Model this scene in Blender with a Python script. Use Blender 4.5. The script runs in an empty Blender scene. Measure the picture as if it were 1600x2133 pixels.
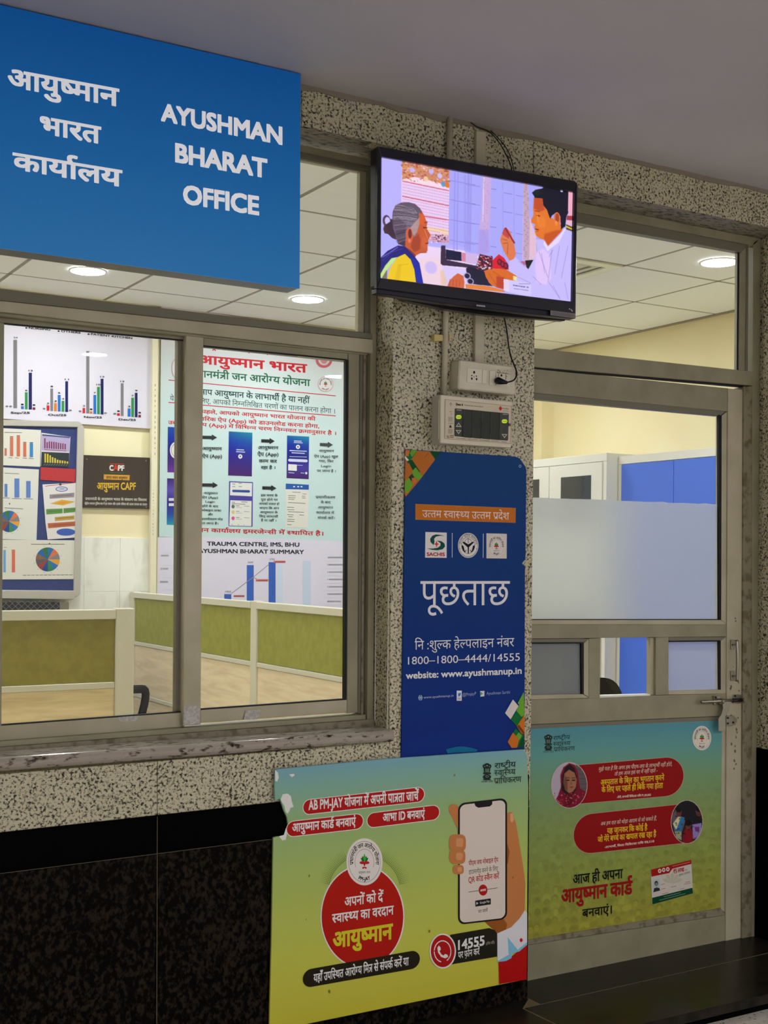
import bpy, bmesh, math, random
import numpy as np
from mathutils import Vector, Matrix

random.seed(7); rng = np.random.default_rng(7)
S = bpy.context.scene
COL = S.collection

# ------------------------------------------------------------------ camera
F, PSI, ROLL, CX, CY = 2629.15, math.radians(30.9716), math.radians(.57958), 800.0, 1166.45
EYE = 1.39
c_, s_ = math.cos(PSI), math.sin(PSI)
FW = np.array([s_, c_, 0.]); _r0 = np.array([c_, -s_, 0.]); _u0 = np.array([0, 0, 1.])
RT = math.cos(ROLL)*_r0 + math.sin(ROLL)*_u0
UP = -math.sin(ROLL)*_r0 + math.cos(ROLL)*_u0
cam = bpy.data.cameras.new('camera'); camo = bpy.data.objects.new('camera', cam); COL.objects.link(camo)
M = Matrix(((RT[0], UP[0], -FW[0], 0), (RT[1], UP[1], -FW[1], 0), (RT[2], UP[2], -FW[2], EYE), (0, 0, 0, 1)))
camo.matrix_world = M
cam.sensor_fit = 'VERTICAL'; cam.sensor_height = 24.0; cam.sensor_width = 24.0
cam.lens = F/2133*24.0
cam.shift_x = 0.0
cam.shift_y = (CY-1066.5)/2133
cam.clip_start = .05
S.camera = camo

# ------------------------------------------------------------------ world, exposure
S.view_settings.view_transform = 'Standard'; S.view_settings.look = 'None'
S.view_settings.exposure = 0.0; S.view_settings.gamma = 1.0; S.view_settings.use_curve_mapping = False
W = bpy.data.worlds.new('world'); S.world = W; W.use_nodes = True
W.node_tree.nodes['Background'].inputs[0].default_value = (.9, .95, 1, 1)
W.node_tree.nodes['Background'].inputs[1].default_value = 0.05
S.cycles.use_denoising = True
S.cycles.max_bounces = 8; S.cycles.transparent_max_bounces = 16
S.cycles.sample_clamp_indirect = 6.0
CORRIDOR_LAMP = 610.0     # emission of the round downlights in the corridor
OFFICE_LAMP = 172.0        # emission of the round downlights in the office
SCREEN = 1.05

# ------------------------------------------------------------------ pixel helpers: photograph pixel -> point on a real plane of the room
def ray(x, y):
    return FW + (x-CX)/F*RT - (y-CY)/F*UP
def P(x, y, Y):
    d = ray(x, y); p = d*(Y/d[1]); return (p[0], p[1], p[2]+EYE)
def PX(x, y, X):
    d = ray(x, y); p = d*(X/d[0]); return (p[0], p[1], p[2]+EYE)
def PZ(x, y, Z):
    d = ray(x, y); p = d*((Z-EYE)/d[2]); return (p[0], p[1], p[2]+EYE)
def crop(ox, oy, s):
    return lambda x, y: (ox+x/s, oy+y/s)
ident = lambda x, y: (x, y)

def lin(c):
    return tuple(((v/255)/12.92 if v/255 <= .04045 else ((v/255+.055)/1.055)**2.4) for v in c)

# ------------------------------------------------------------------ materials
MATS = {}
K_PRINT = .78
def nodes(m):
    m.use_nodes = True; return m.node_tree.nodes, m.node_tree.links, m.node_tree.nodes['Principled BSDF']
def mat(c, rough=.5, k=K_PRINT, metal=0.0, spec=.3, name=None):
    key = (tuple(c), rough, k, metal, spec)
    if key in MATS: return MATS[key]
    m = bpy.data.materials.new(name or 'paint'); n, l, b = nodes(m)
    v = [min(.88, q/k) for q in lin(c)]
    b.inputs['Base Color'].default_value = (*v, 1); b.inputs['Roughness'].default_value = rough
    b.inputs['Metallic'].default_value = metal; b.inputs['Specular IOR Level'].default_value = spec
    MATS[key] = m; return m
def emis(c, s, name='lamp'):
    key = ('e', tuple(c), s)
    if key in MATS: return MATS[key]
    m = bpy.data.materials.new(name); m.use_nodes = True; n = m.node_tree.nodes; l = m.node_tree.links
    n.clear(); o = n.new('ShaderNodeOutputMaterial'); e = n.new('ShaderNodeEmission')
    e.inputs[0].default_value = (*lin(c), 1); e.inputs[1].default_value = s
    l.new(e.outputs[0], o.inputs[0]); MATS[key] = m; return m
def ramp(n, stops, interp='LINEAR'):
    r = n.new('ShaderNodeValToRGB'); r.color_ramp.interpolation = interp
    el = r.color_ramp.elements
    while len(el) < len(stops): el.new(.5)
    for e, (p, c) in zip(el, stops): e.position = p; e.color = (*c, 1)
    return r
def coords(n, l, scale=(1, 1, 1), world=True):
    g = n.new('ShaderNodeNewGeometry') if world else n.new('ShaderNodeTexCoord')
    mp = n.new('ShaderNodeMapping'); mp.inputs['Scale'].default_value = scale
    l.new(g.outputs['Position' if world else 'Object'], mp.inputs[0]); return mp.outputs[0]
def granite(name, light, mid, dark, scale, frac, rough=.25, k=.8, stretch=(1, 1, 1), bump=.0, spec=.35):
    m = bpy.data.materials.new(name); n, l, b = nodes(m)
    v = coords(n, l, stretch)
    t1 = n.new('ShaderNodeTexNoise'); t1.inputs['Scale'].default_value = scale; t1.inputs['Detail'].default_value = 3; t1.inputs['Roughness'].default_value = .62
    t2 = n.new('ShaderNodeTexVoronoi'); t2.inputs['Scale'].default_value = scale*1.25
    t3 = n.new('ShaderNodeTexNoise'); t3.inputs['Scale'].default_value = scale*.09; t3.inputs['Detail'].default_value = 2
    for t in (t1, t2, t3): l.new(v, t.inputs['Vector'])
    ad = n.new('ShaderNodeMath'); ad.operation = 'MULTIPLY_ADD'; ad.inputs[1].default_value = .16; l.new(t2.outputs['Color'], ad.inputs[0]); l.new(t1.outputs['Fac'], ad.inputs[2])
    ad2 = n.new('ShaderNodeMath'); ad2.operation = 'MULTIPLY_ADD'; ad2.inputs[1].default_value = .12; l.new(t3.outputs['Fac'], ad2.inputs[0]); l.new(ad.outputs[0], ad2.inputs[2])
    L, Mi, D = ([min(.88, q/k) for q in lin(c)] for c in (light, mid, dark))
    r = ramp(n, [(frac-.03, D), (frac+.035, Mi), (frac+.12, L)])
    l.new(ad2.outputs[0], r.inputs[0]); l.new(r.outputs[0], b.inputs['Base Color'])
    b.inputs['Roughness'].default_value = rough; b.inputs['Specular IOR Level'].default_value = spec
    return m
def noisy(name, c1, c2, scale, rough=.5, k=K_PRINT, stretch=(1, 1, 1), metal=0, lo=.4, hi=.65, detail=4, bump=0, spec=.4):
    m = bpy.data.materials.new(name); n, l, b = nodes(m)
    v = coords(n, l, stretch)
    t1 = n.new('ShaderNodeTexNoise'); t1.inputs['Scale'].default_value = scale; t1.inputs['Detail'].default_value = detail
    l.new(v, t1.inputs['Vector'])
    A, B = ([min(.88, q/k) for q in lin(c)] for c in (c1, c2))
    r = ramp(n, [(lo, A), (hi, B)]); l.new(t1.outputs['Fac'], r.inputs[0]); l.new(r.outputs[0], b.inputs['Base Color'])
    b.inputs['Roughness'].default_value = rough; b.inputs['Metallic'].default_value = metal; b.inputs['Specular IOR Level'].default_value = spec
    if bump:
        bp = n.new('ShaderNodeBump'); bp.inputs['Strength'].default_value = bump; bp.inputs['Distance'].default_value = .002
        l.new(t1.outputs['Fac'], bp.inputs['Height']); l.new(bp.outputs[0], b.inputs['Normal'])
    return m
def glass_mat(name, tint=(.97, .98, .97), rough=0.0):
    m = bpy.data.materials.new(name); m.use_nodes = True; n = m.node_tree.nodes; l = m.node_tree.links; n.clear()
    o = n.new('ShaderNodeOutputMaterial'); mx = n.new('ShaderNodeMixShader'); f = n.new('ShaderNodeFresnel'); f.inputs[0].default_value = 1.45
    t = n.new('ShaderNodeBsdfTransparent'); t.inputs[0].default_value = (*tint, 1)
    g = n.new('ShaderNodeBsdfGlossy'); g.inputs['Roughness'].default_value = rough
    gg = n.new('ShaderNodeNewGeometry'); mu = n.new('ShaderNodeMath'); mu.operation = 'SUBTRACT'; mu.inputs[0].default_value = 1
    m2 = n.new('ShaderNodeMath'); m2.operation = 'MULTIPLY'; l.new(gg.outputs['Backfacing'], mu.inputs[1]); l.new(f.outputs[0], m2.inputs[0]); l.new(mu.outputs[0], m2.inputs[1])
    l.new(m2.outputs[0], mx.inputs[0]); l.new(t.outputs[0], mx.inputs[1]); l.new(g.outputs[0], mx.inputs[2]); l.new(mx.outputs[0], o.inputs[0])
    return m
def frosted_mat(name, tint=(.8, .84, .84), rough=.5, dif=.3):
    m = bpy.data.materials.new(name); m.use_nodes = True; n = m.node_tree.nodes; l = m.node_tree.links; n.clear()
    o = n.new('ShaderNodeOutputMaterial')
    rf = n.new('ShaderNodeBsdfRefraction'); rf.inputs['Color'].default_value = (*tint, 1); rf.inputs['Roughness'].default_value = rough; rf.inputs['IOR'].default_value = 1.12
    tl = n.new('ShaderNodeBsdfTranslucent'); tl.inputs[0].default_value = (*tint, 1)
    df = n.new('ShaderNodeBsdfDiffuse'); df.inputs[0].default_value = (*[q*.8 for q in tint], 1)
    m1 = n.new('ShaderNodeMixShader'); m1.inputs[0].default_value = .3; m2 = n.new('ShaderNodeMixShader'); m2.inputs[0].default_value = dif
    l.new(rf.outputs[0], m1.inputs[1]); l.new(tl.outputs[0], m1.inputs[2]); l.new(m1.outputs[0], m2.inputs[1]); l.new(df.outputs[0], m2.inputs[2])
    gl = n.new('ShaderNodeBsdfGlossy'); gl.inputs['Roughness'].default_value = .15
    m3 = n.new('ShaderNodeMixShader'); fr = n.new('ShaderNodeFresnel'); fr.inputs[0].default_value = 1.35
    l.new(fr.outputs[0], m3.inputs[0]); l.new(m2.outputs[0], m3.inputs[1]); l.new(gl.outputs[0], m3.inputs[2]); l.new(m3.outputs[0], o.inputs[0])
    return m
def zgrad(name, stops, rough=.45, k=K_PRINT, wear=True):
    """vertical gradient: stops = [(z in metres, colour)]"""
    m = bpy.data.materials.new(name); n, l, b = nodes(m)
    g = n.new('ShaderNodeNewGeometry'); sx = n.new('ShaderNodeSeparateXYZ'); l.new(g.outputs['Position'], sx.inputs[0])
    z0, z1 = stops[0][0], stops[-1][0]
    mr = n.new('ShaderNodeMapRange'); mr.inputs[1].default_value = z0; mr.inputs[2].default_value = z1; l.new(sx.outputs[2], mr.inputs[0])
    r = ramp(n, [((z-z0)/(z1-z0), [min(.88, q/k) for q in lin(c)]) for z, c in stops]); l.new(mr.outputs[0], r.inputs[0])
    l.new(r.outputs[0], b.inputs['Base Color']); b.inputs['Roughness'].default_value = rough; b.inputs['Specular IOR Level'].default_value = .14
    if wear:
        t = n.new('ShaderNodeTexNoise'); t.inputs['Scale'].default_value = 22; t.inputs['Detail'].default_value = 5
        bp = n.new('ShaderNodeBump'); bp.inputs['Strength'].default_value = .25; bp.inputs['Distance'].default_value = .003
        l.new(g.outputs['Position'], t.inputs['Vector']); l.new(t.outputs['Fac'], bp.inputs['Height']); l.new(bp.outputs[0], b.inputs['Normal'])
    return m
def colattr_mat(name, emit=None, rough=.4, k=K_PRINT):
    m = bpy.data.materials.new(name); m.use_nodes = True; n = m.node_tree.nodes; l = m.node_tree.links
    a = n.new('ShaderNodeVertexColor'); a.layer_name = 'Col'
    b = n['Principled BSDF']
    if emit:
        b.inputs['Base Color'].default_value = (.01, .01, .012, 1); b.inputs['Roughness'].default_value = .25
        l.new(a.outputs[0], b.inputs['Emission Color']); b.inputs['Emission Strength'].default_value = emit
    else:
        l.new(a.outputs[0], b.inputs['Base Color']); b.inputs['Roughness'].default_value = rough; b.inputs['Specular IOR Level'].default_value = .14
    return m

# ------------------------------------------------------------------ object helpers
def link(name, me, parent=None, m=None):
    o = bpy.data.objects.new(name, me); COL.objects.link(o)
    if parent is not None: o.parent = parent; o.matrix_parent_inverse = parent.matrix_world.inverted() if False else Matrix.Translation(-Vector(parent.location))
    if m is not None:
        for q in (m if isinstance(m, (list, tuple)) else [m]): me.materials.append(q)
    return o
def thing(name, label, cat, loc=(0, 0, 0), group=None):
    o = bpy.data.objects.new(name, None); COL.objects.link(o); o.location = loc; o.empty_display_size = .1
    o['label'] = label; o['category'] = cat
    if group: o['group'] = group
    return o
def struct(name, loc=(0, 0, 0)):
    o = bpy.data.objects.new(name, None); COL.objects.link(o); o.location = loc; o.empty_display_size = .1
    o['kind'] = 'structure'; return o
def tag(o, label, cat, group=None):
    o['label'] = label; o['category'] = cat
    if group: o['group'] = group
    return o
def mesh_from(verts, faces, name='mesh', smooth=False):
    me = bpy.data.meshes.new(name); me.from_pydata([tuple(map(float, v)) for v in verts], [], faces); me.validate()
    if smooth: me.polygons.foreach_set('use_smooth', [True]*len(me.polygons))
    me.update(); return me
def bevelled(me, w, seg=1):
    if w <= 0: return me
    bm = bmesh.new(); bm.from_mesh(me)
    bmesh.ops.recalc_face_normals(bm, faces=bm.faces)
    bmesh.ops.bevel(bm, geom=[e for e in bm.edges if len(e.link_faces) == 2 and e.calc_face_angle(0) > .6], offset=w, segments=seg, affect='EDGES', clamp_overlap=True)
    bm.to_mesh(me); bm.free(); return me
def prism_mesh(front, back):
    n = len(front); v = list(front)+list(back)
    f = [tuple(range(n)), tuple(range(2*n-1, n-1, -1))]
    for i in range(n):
        j = (i+1) % n; f.append((i, i+n, j+n, j))
    return mesh_from(v, f)
def slab(name, pts, Y, depth, m, parent=None, t=ident, bev=.0012):
    """a real board/bar: outline on the plane Y, extruded straight back by depth"""
    fr = [P(*t(*p), Y) for p in pts]
    bk = [(a, b+depth, c) for a, b, c in fr]
    me = prism_mesh(fr, bk)
    bm = bmesh.new(); bm.from_mesh(me); bmesh.ops.recalc_face_normals(bm, faces=bm.faces); bm.to_mesh(me); bm.free()
    return link(name, bevelled(me, bev), parent, m)
def box(name, a, b, m, parent=None, bev=0.0):
    (x0, y0, z0), (x1, y1, z1) = a, b
    v = [(x0, y0, z0), (x1, y0, z0), (x1, y1, z0), (x0, y1, z0), (x0, y0, z1), (x1, y0, z1), (x1, y1, z1), (x0, y1, z1)]
    me = mesh_from(v, [(0, 3, 2, 1), (4, 5, 6, 7), (0, 1, 5, 4), (1, 2, 6, 5), (2, 3, 7, 6), (3, 0, 4, 7)])
    return link(name, bevelled(me, bev), parent, m)
def tube_data(path, r, n=10, close=True):
    path = [Vector(p) for p in path]; vs = []; fs = []
    up = Vector((0, 0, 1)); pn = None
    for i, p in enumerate(path):
        t = (path[min(i+1, len(path)-1)]-path[max(i-1, 0)]).normalized()
        if pn is None:
            a = t.cross(Vector((0, 1, 0)) if abs(t.y) < .9 else up).normalized()
        else:
            a = (pn - t*pn.dot(t)).normalized()
        pn = a; b = t.cross(a); rr = r[i] if isinstance(r, (list, tuple)) else r
        for k in range(n):
            an = 2*math.pi*k/n; vs.append(p+a*math.cos(an)*rr+b*math.sin(an)*rr)
    for i in range(len(path)-1):
        for k in range(n):
            fs.append((i*n+k, i*n+(k+1) % n, (i+1)*n+(k+1) % n, (i+1)*n+k))
    if close: fs.append(tuple(range(n))[::-1]); fs.append(tuple(range((len(path)-1)*n, len(path)*n)))
    return vs, fs
def tube(name, path, r, m, parent=None, n=10):
    v, f = tube_data(path, r, n); return link(name, mesh_from(v, f, smooth=True), parent, m)
def smooth_path(pts, k=6):
    pts = [Vector(p) for p in pts]; out = []
    q = [pts[0]]+pts+[pts[-1]]
    for i in range(1, len(q)-2):
        for s in range(k):
            t = s/k; a, b, c, d = q[i-1], q[i], q[i+1], q[i+2]
            out.append(.5*((2*b)+(c-a)*t+(2*a-5*b+4*c-d)*t*t+(3*b-a-3*c+d)*t**3))
    out.append(pts[-1]); return out
def disc(name, c, r, m, parent=None, normal='z', n=32, h=.004):
    v = []; 
    for s in (0, 1):
        for k in range(n):
            a = 2*math.pi*k/n; ca, sa = math.cos(a)*r, math.sin(a)*r; d = h*s
            v.append((c[0]+ca, c[1]+sa, c[2]+d) if normal == 'z' else (c[0]+ca, c[1]+d, c[2]+sa) if normal == 'y' else (c[0]+d, c[1]+ca, c[2]+sa))
    f = [tuple(range(n)), tuple(range(2*n-1, n-1, -1))]+[(k, k+n, (k+1) % n+n, (k+1) % n) for k in range(n)]
    return link(name, mesh_from(v, f), parent, m)
def ring(name, c, r0, r1, m, parent=None, n=32, h=.006):
    v = []; f = []
    for (r, z) in ((r0, 0), (r1, 0), (r1, h), (r0, h)):
        for k in range(n): a = 2*math.pi*k/n; v.append((c[0]+math.cos(a)*r, c[1]+math.sin(a)*r, c[2]+z))
    for q in range(4):
        for k in range(n): f.append((q*n+k, q*n+(k+1) % n, ((q+1) % 4)*n+(k+1) % n, ((q+1) % 4)*n+k))
    return link(name, mesh_from(v, f), parent, m)

# ------------------------------------------------------------------ lettering: glyph outlines of the built-in font, Devanagari conjuncts composed here
_G = {}
def _raw(s, off):
    cu = bpy.data.curves.new('t', 'FONT'); cu.body = s; cu.size = 1; cu.resolution_u = 3; cu.offset = off
    o = bpy.data.objects.new('t', cu); COL.objects.link(o)
    dg = bpy.context.evaluated_depsgraph_get(); me = o.evaluated_get(dg).to_mesh()
    v = [(p.co.x, p.co.y) for p in me.vertices]; f = [tuple(p.vertices) for p in me.polygons]
    bpy.data.objects.remove(o); bpy.data.curves.remove(cu); return v, f
def glyph(ch, off=0):
    key = (ch, off)
    if key in _G: return _G[key]
    v, f = ([], []) if ch in ' ' else _raw(ch, 0)
    if ch == ' ': adv = .26
    else:
        a = _raw(ch+'|', 0)[0]; b = _raw('|', 0)[0]
        adv = max(p[0] for p in a)-max(p[0] for p in b)
    _G[key] = (v, f, adv); return _G[key]
def clip(v, f, axis, at, keep_less=True):
    bm = bmesh.new(); bv = [bm.verts.new((a, b, 0)) for a, b in v]
    for q in f:
        try: bm.faces.new([bv[i] for i in q])
        except ValueError: pass
    co = (at, 0, 0) if axis == 'x' else (0, at, 0); no = (1, 0, 0) if axis == 'x' else (0, 1, 0)
    bmesh.ops.bisect_plane(bm, geom=bm.verts[:]+bm.edges[:]+bm.faces[:], plane_co=co, plane_no=no, clear_outer=keep_less, clear_inner=not keep_less)
    bm.verts.index_update()
    r = ([(w.co.x, w.co.y) for w in bm.verts], [tuple(w.index for w in q.verts) for q in bm.faces]); bm.free(); return r
BAR = set('खगघचजझञणतथधनपबभमयलवशषस')
CONS = set('कखगघङचछजझञटठडढणतथदधनपफबभमयरलवशषसहळ')
VIR = '्'
def quad(x0, y0, x1, y1, w, dy=0):
    dx, d = x1-x0, y1-y0; L = math.hypot(dx, d); nx, ny = -d/L*w/2, dx/L*w/2
    return [(x0+nx, y0+ny), (x1+nx, y1+ny), (x1-nx, y1-ny), (x0-nx, y0-ny)]
def half(c, off):
    key = ('half', c, off)
    if key in _G: return _G[key]
    v, f, adv = glyph(c, off)
    at = adv-.173 if c in BAR else adv*.8
    v, f = clip(v, f, 'x', at); _G[key] = (v, f, at-.012); return _G[key]
for _c in ' ()-–,.:/0123456789ABCDEFGHIJKLMNOPQRSTUVWYZabcdefghilmnoprstuwxy@।₹?' + ''.join(CONS) + 'अआइईउएऐऔऑाीोौिुूेैंँृ़ः'+VIR: glyph(_c, 0)
def layout(s, bold=0.0):
    V, Fc, x = layout0(s)
    if bold > .012:
        V0, F0 = V, Fc; V = []; Fc = []; n = len(V0)
        cs8 = [(bold, bold), (bold, -bold), (-bold, bold), (-bold, -bold)]
        if bold > .021: q8 = bold*1.1; cs8 += [(q8, 0), (-q8, 0), (0, bold), (0, -bold)]
        for k, (dx, dy) in enumerate(cs8):
            V += [(a+dx, b+dy, d+k*.000028) for a, b, d in V0]; Fc += [tuple(i+n*k for i in q) for q in F0]
    return V, Fc, x
def layout0(s, off=0.0):
    V = []; Fc = []; x = 0.0; cnt = [0]
    def put(v, f, dx, dy=0):
        n = len(V); cnt[0] += 1; V.extend((a+dx, b+dy, .000009*(cnt[0] % 3)) for a, b in v); Fc.extend(tuple(i+n for i in q) for q in f)
    def shape(pts, dx): put(pts, [tuple(range(len(pts)))], dx)
    th = .074+2*off
    i = 0; n = len(s)
    while i < n:
        ch = s[i]
        if ch not in CONS:
            v, f, a = glyph(ch, off); put(v, f, x); x += a; i += 1; continue
        cs = [ch]; i += 1
        nuk = False
        while i < n and (s[i] == VIR or s[i] == '़'):
            if s[i] == '़': nuk = True; i += 1; continue
            if i+1 < n and s[i+1] in CONS: cs.append(s[i+1]); i += 2
            else: i += 1; cs.append('')
        ms = []
        while i < n and s[i] in 'ािीुूृेैोौंँः': ms.append(s[i]); i += 1
        reph = False
        if len(cs) > 1 and cs[0] == 'र': reph = True; cs = cs[1:]
        rak = False
        if len(cs) > 1 and cs[-1] == 'र': rak = True; cs = cs[:-1]
        if 'ि' in ms:
            v, f, a = glyph('ि', off); put(v, f, x); x += a*.56 if False else a-.28; ms.remove('ि')
        for c in cs[:-1]:
            if c in BAR or c in 'कफ': v, f, a = half(c, off); put(v, f, x); x += a
            else:
                v, f, a = glyph(c, off); put(v, f, x); x += a
                v2, f2, _ = glyph(VIR, off) ; put(v2, f2, x)
        c = cs[-1]
        if c == '':
            v2, f2, _ = glyph(VIR, off); put(v2, f2, x); 
        elif rak and c == 'त':
            a = glyph('त', off)[2]; b0 = a-.162
            v, f, _ = glyph('ा', off); put(v, f, x+a-.259)
            shape([(-.0, .622+off), (a-.1, .622+off), (a-.1, .548-off), (-.0, .548-off)], x)
            shape(quad(.09, .34, b0+.02, .34, th), x); shape(quad(b0+.02, .33, .07, .05, th), x); x += a
        else:
            v, f, a = glyph(c, off); put(v, f, x)
            if rak:
                if c in 'टठडढछ':
                    shape(quad(a*.5, -.02, a*.5-.17, -.16, th), x); shape(quad(a*.5, -.02, a*.5+.17, -.16, th), x)
                elif c in BAR: shape(quad(a-.12, .2, a-.40, .03, th), x)
                else: shape(quad(a*.5, .16, a*.5-.26, -.02, th), x)
            if nuk: shape(quad(a*.35, -.12, a*.35+.09, -.12, .09), x)
            x += a
        if any(q in ms for q in 'ुू') and c == 'र':
            pass
        for q in ms:
            if q in 'ंँ':
                v, f, _ = glyph(q, off); shift = .02
                if reph or any(w in ms for w in 'ेैोौी'): shift = .12
                put(v, f, x+shift)
            else:
                v, f, a = glyph(q, off)
                dx = 0
                if q in 'ुूृ' and c in 'कफ': dx = -.22
                if q in 'ेै' and c in 'कफ': dx = -.18
                put(v, f, x+dx); x += a
        if reph:
            if ('reph', off) not in _G:
                v, f, a = glyph('ई', off); v, f = clip(v, f, 'y', .60, False); mx = max(p[0] for p in v)
                _G[('reph', off)] = ([(p[0]-mx, p[1]) for p in v], f)
            v, f = _G[('reph', off)]; put(v, f, x-.02 if 'ी' not in ms else x-.0)
    return V, Fc, x

# ------------------------------------------------------------------ flat printed artwork
class Art:
    def __init__(s, parent, Y, t=ident, base=0.0003, step=.00004, k=K_PRINT, rough=.45):
        s.p = parent; s.Y = Y; s.t = t; s.off = base; s.step = step; s.k = k; s.rough = rough; s.buf = None
    def _emit(s, px, faces, color, name, m=None, dep=None):
        Y = s.Y-s.off; s.off += s.step
        if dep is not None:
            v = [P(*q, Y-d) for q, d in zip(px, dep)]; s.off -= s.step*.7
        else: v = [P(*q, Y) for q in px]
        if s.buf is not None:
            b = s.buf; n = len(b['v']); b['v'] += v
            mm = m or mat(color, s.rough, s.k, 0.0, .12)
            if mm not in b['m']: b['m'].append(mm)
            mi = b['m'].index(mm)
            for f in faces: b['f'].append(tuple(i+n for i in f)); b['i'].append(mi)
            return None
        return link(name, mesh_from(v, faces), s.p, m or mat(color, s.rough, s.k, 0.0, .12))
    def begin(s, step=.000016): s.buf = dict(v=[], f=[], i=[], m=[]); s.keep = s.step; s.step = step
    def end(s, name):
        b = s.buf; s.buf = None; s.step = s.keep; s.off += s.step
        me = bpy.data.meshes.new(name); me.from_pydata(b['v'], [], b['f'])
        for q in b['m']: me.materials.append(q)
        me.polygons.foreach_set('material_index', b['i']); me.update()
        o = bpy.data.objects.new(name, me); COL.objects.link(o)
        if s.p is not None: o.parent = s.p; o.matrix_parent_inverse = Matrix.Translation(-Vector(s.p.location))
        return o
    def poly(s, pts, color, name='flat_patch', t=None, m=None):
        t = t or s.t; return s._emit([t(*p) for p in pts], [tuple(range(len(pts)))], color, name, m)
    def rect(s, x0, y0, x1, y1, color, name='flat_patch', slope=0, t=None):
        return s.poly([(x0, y0), (x1, y0+slope*(x1-x0)), (x1, y1+slope*(x1-x0)), (x0, y1)], color, name, t)
    def ell(s, cx, cy, rx, ry, color, name='flat_patch', n=36, a0=0, a1=360, t=None):
        pts = [(cx+rx*math.cos(math.radians(a0+(a1-a0)*k/n)), cy+ry*math.sin(math.radians(a0+(a1-a0)*k/n))) for k in range(n+(0 if a1-a0 == 360 else 1))]
        return s.poly(pts, color, name, t)
    def annulus(s, cx, cy, rx, ry, w, color, name='flat_patch', n=40, a0=0, a1=360, t=None):
        t = t or s.t; px = []; fs = []
        for k in range(n+1):
            a = math.radians(a0+(a1-a0)*k/n)
            px.append(t(cx+rx*math.cos(a), cy+ry*math.sin(a))); px.append(t(cx+(rx-w)*math.cos(a), cy+(ry-w*ry/rx)*math.sin(a)))
        for k in range(n): fs.append((2*k, 2*k+2, 2*k+3, 2*k+1))
        return s._emit(px, fs, color, name)
    def line(s, x0, y0, x1, y1, w, color, name='flat_patch', t=None):
        return s.poly(quad(x0, y0, x1, y1, w), color, name, t)
    def pill(s, x0, y0, x1, y1, r, color, name='flat_patch', edge=None, ew=3, rx=None):
        rx = rx or r
        def pts(r, rx):
            sl = (y1-y0)/(x1-x0); out = []
            for k in range(17):
                a = math.radians(90+180*k/16); out.append((x0+rx*math.cos(a), y0+r*math.sin(a)+rx*math.cos(a)*sl))
            for k in range(17):
                a = math.radians(-90+180*k/16); out.append((x1+rx*math.cos(a), y1+r*math.sin(a)+rx*math.cos(a)*sl))
            return out
        if edge: s.poly(pts(r+ew, rx+ew), edge, name+'_border')
        return s.poly(pts(r, rx), color, name)
    def text(s, txt, x0, y0, x1, y1, h, color, bold=.012, name='lettering', slant=0, t=None):
        """baseline from (x0,y0) to (x1,y1); h = height of a capital / of the head line"""
        t = t or s.t; v, f, w = layout(txt, bold)
        if not v: return None
        dev = any('\u0900' <= q <= '\u097f' for q in txt); ref = .622 if dev else .69
        mn = min(p[0] for p in v); mx = max(p[0] for p in v); L = mx-mn
        px = []
        for a, b, _ in v:
            q = (a-mn)/L; up = b*h/ref
            px.append(t(x0+(x1-x0)*q+up*slant, y0+(y1-y0)*q-up))
        return s._emit(px, f, color, name, dep=[q[2] for q in v])
    def arc_text(s, txt, cx, cy, rx, ry, a0, a1, h, color, bold=.01, inward=False, t=None, name='lettering'):
        t = t or s.t; v, f, w = layout(txt, bold); mn = min(p[0] for p in v); mx = max(p[0] for p in v)
        ref = .622 if any('\u0900' <= q <= '\u097f' for q in txt) else .69; px = []
        for a, b, _ in v:
            an = math.radians(a0+(a1-a0)*(a-mn)/(mx-mn)); e = b*h/ref*(-1 if inward else 1)
            px.append(t(cx+(rx+e)*math.cos(an), cy+(ry+e*ry/rx)*math.sin(an)))
        return s._emit(px, f, color, name, dep=[q[2] for q in v])

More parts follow.
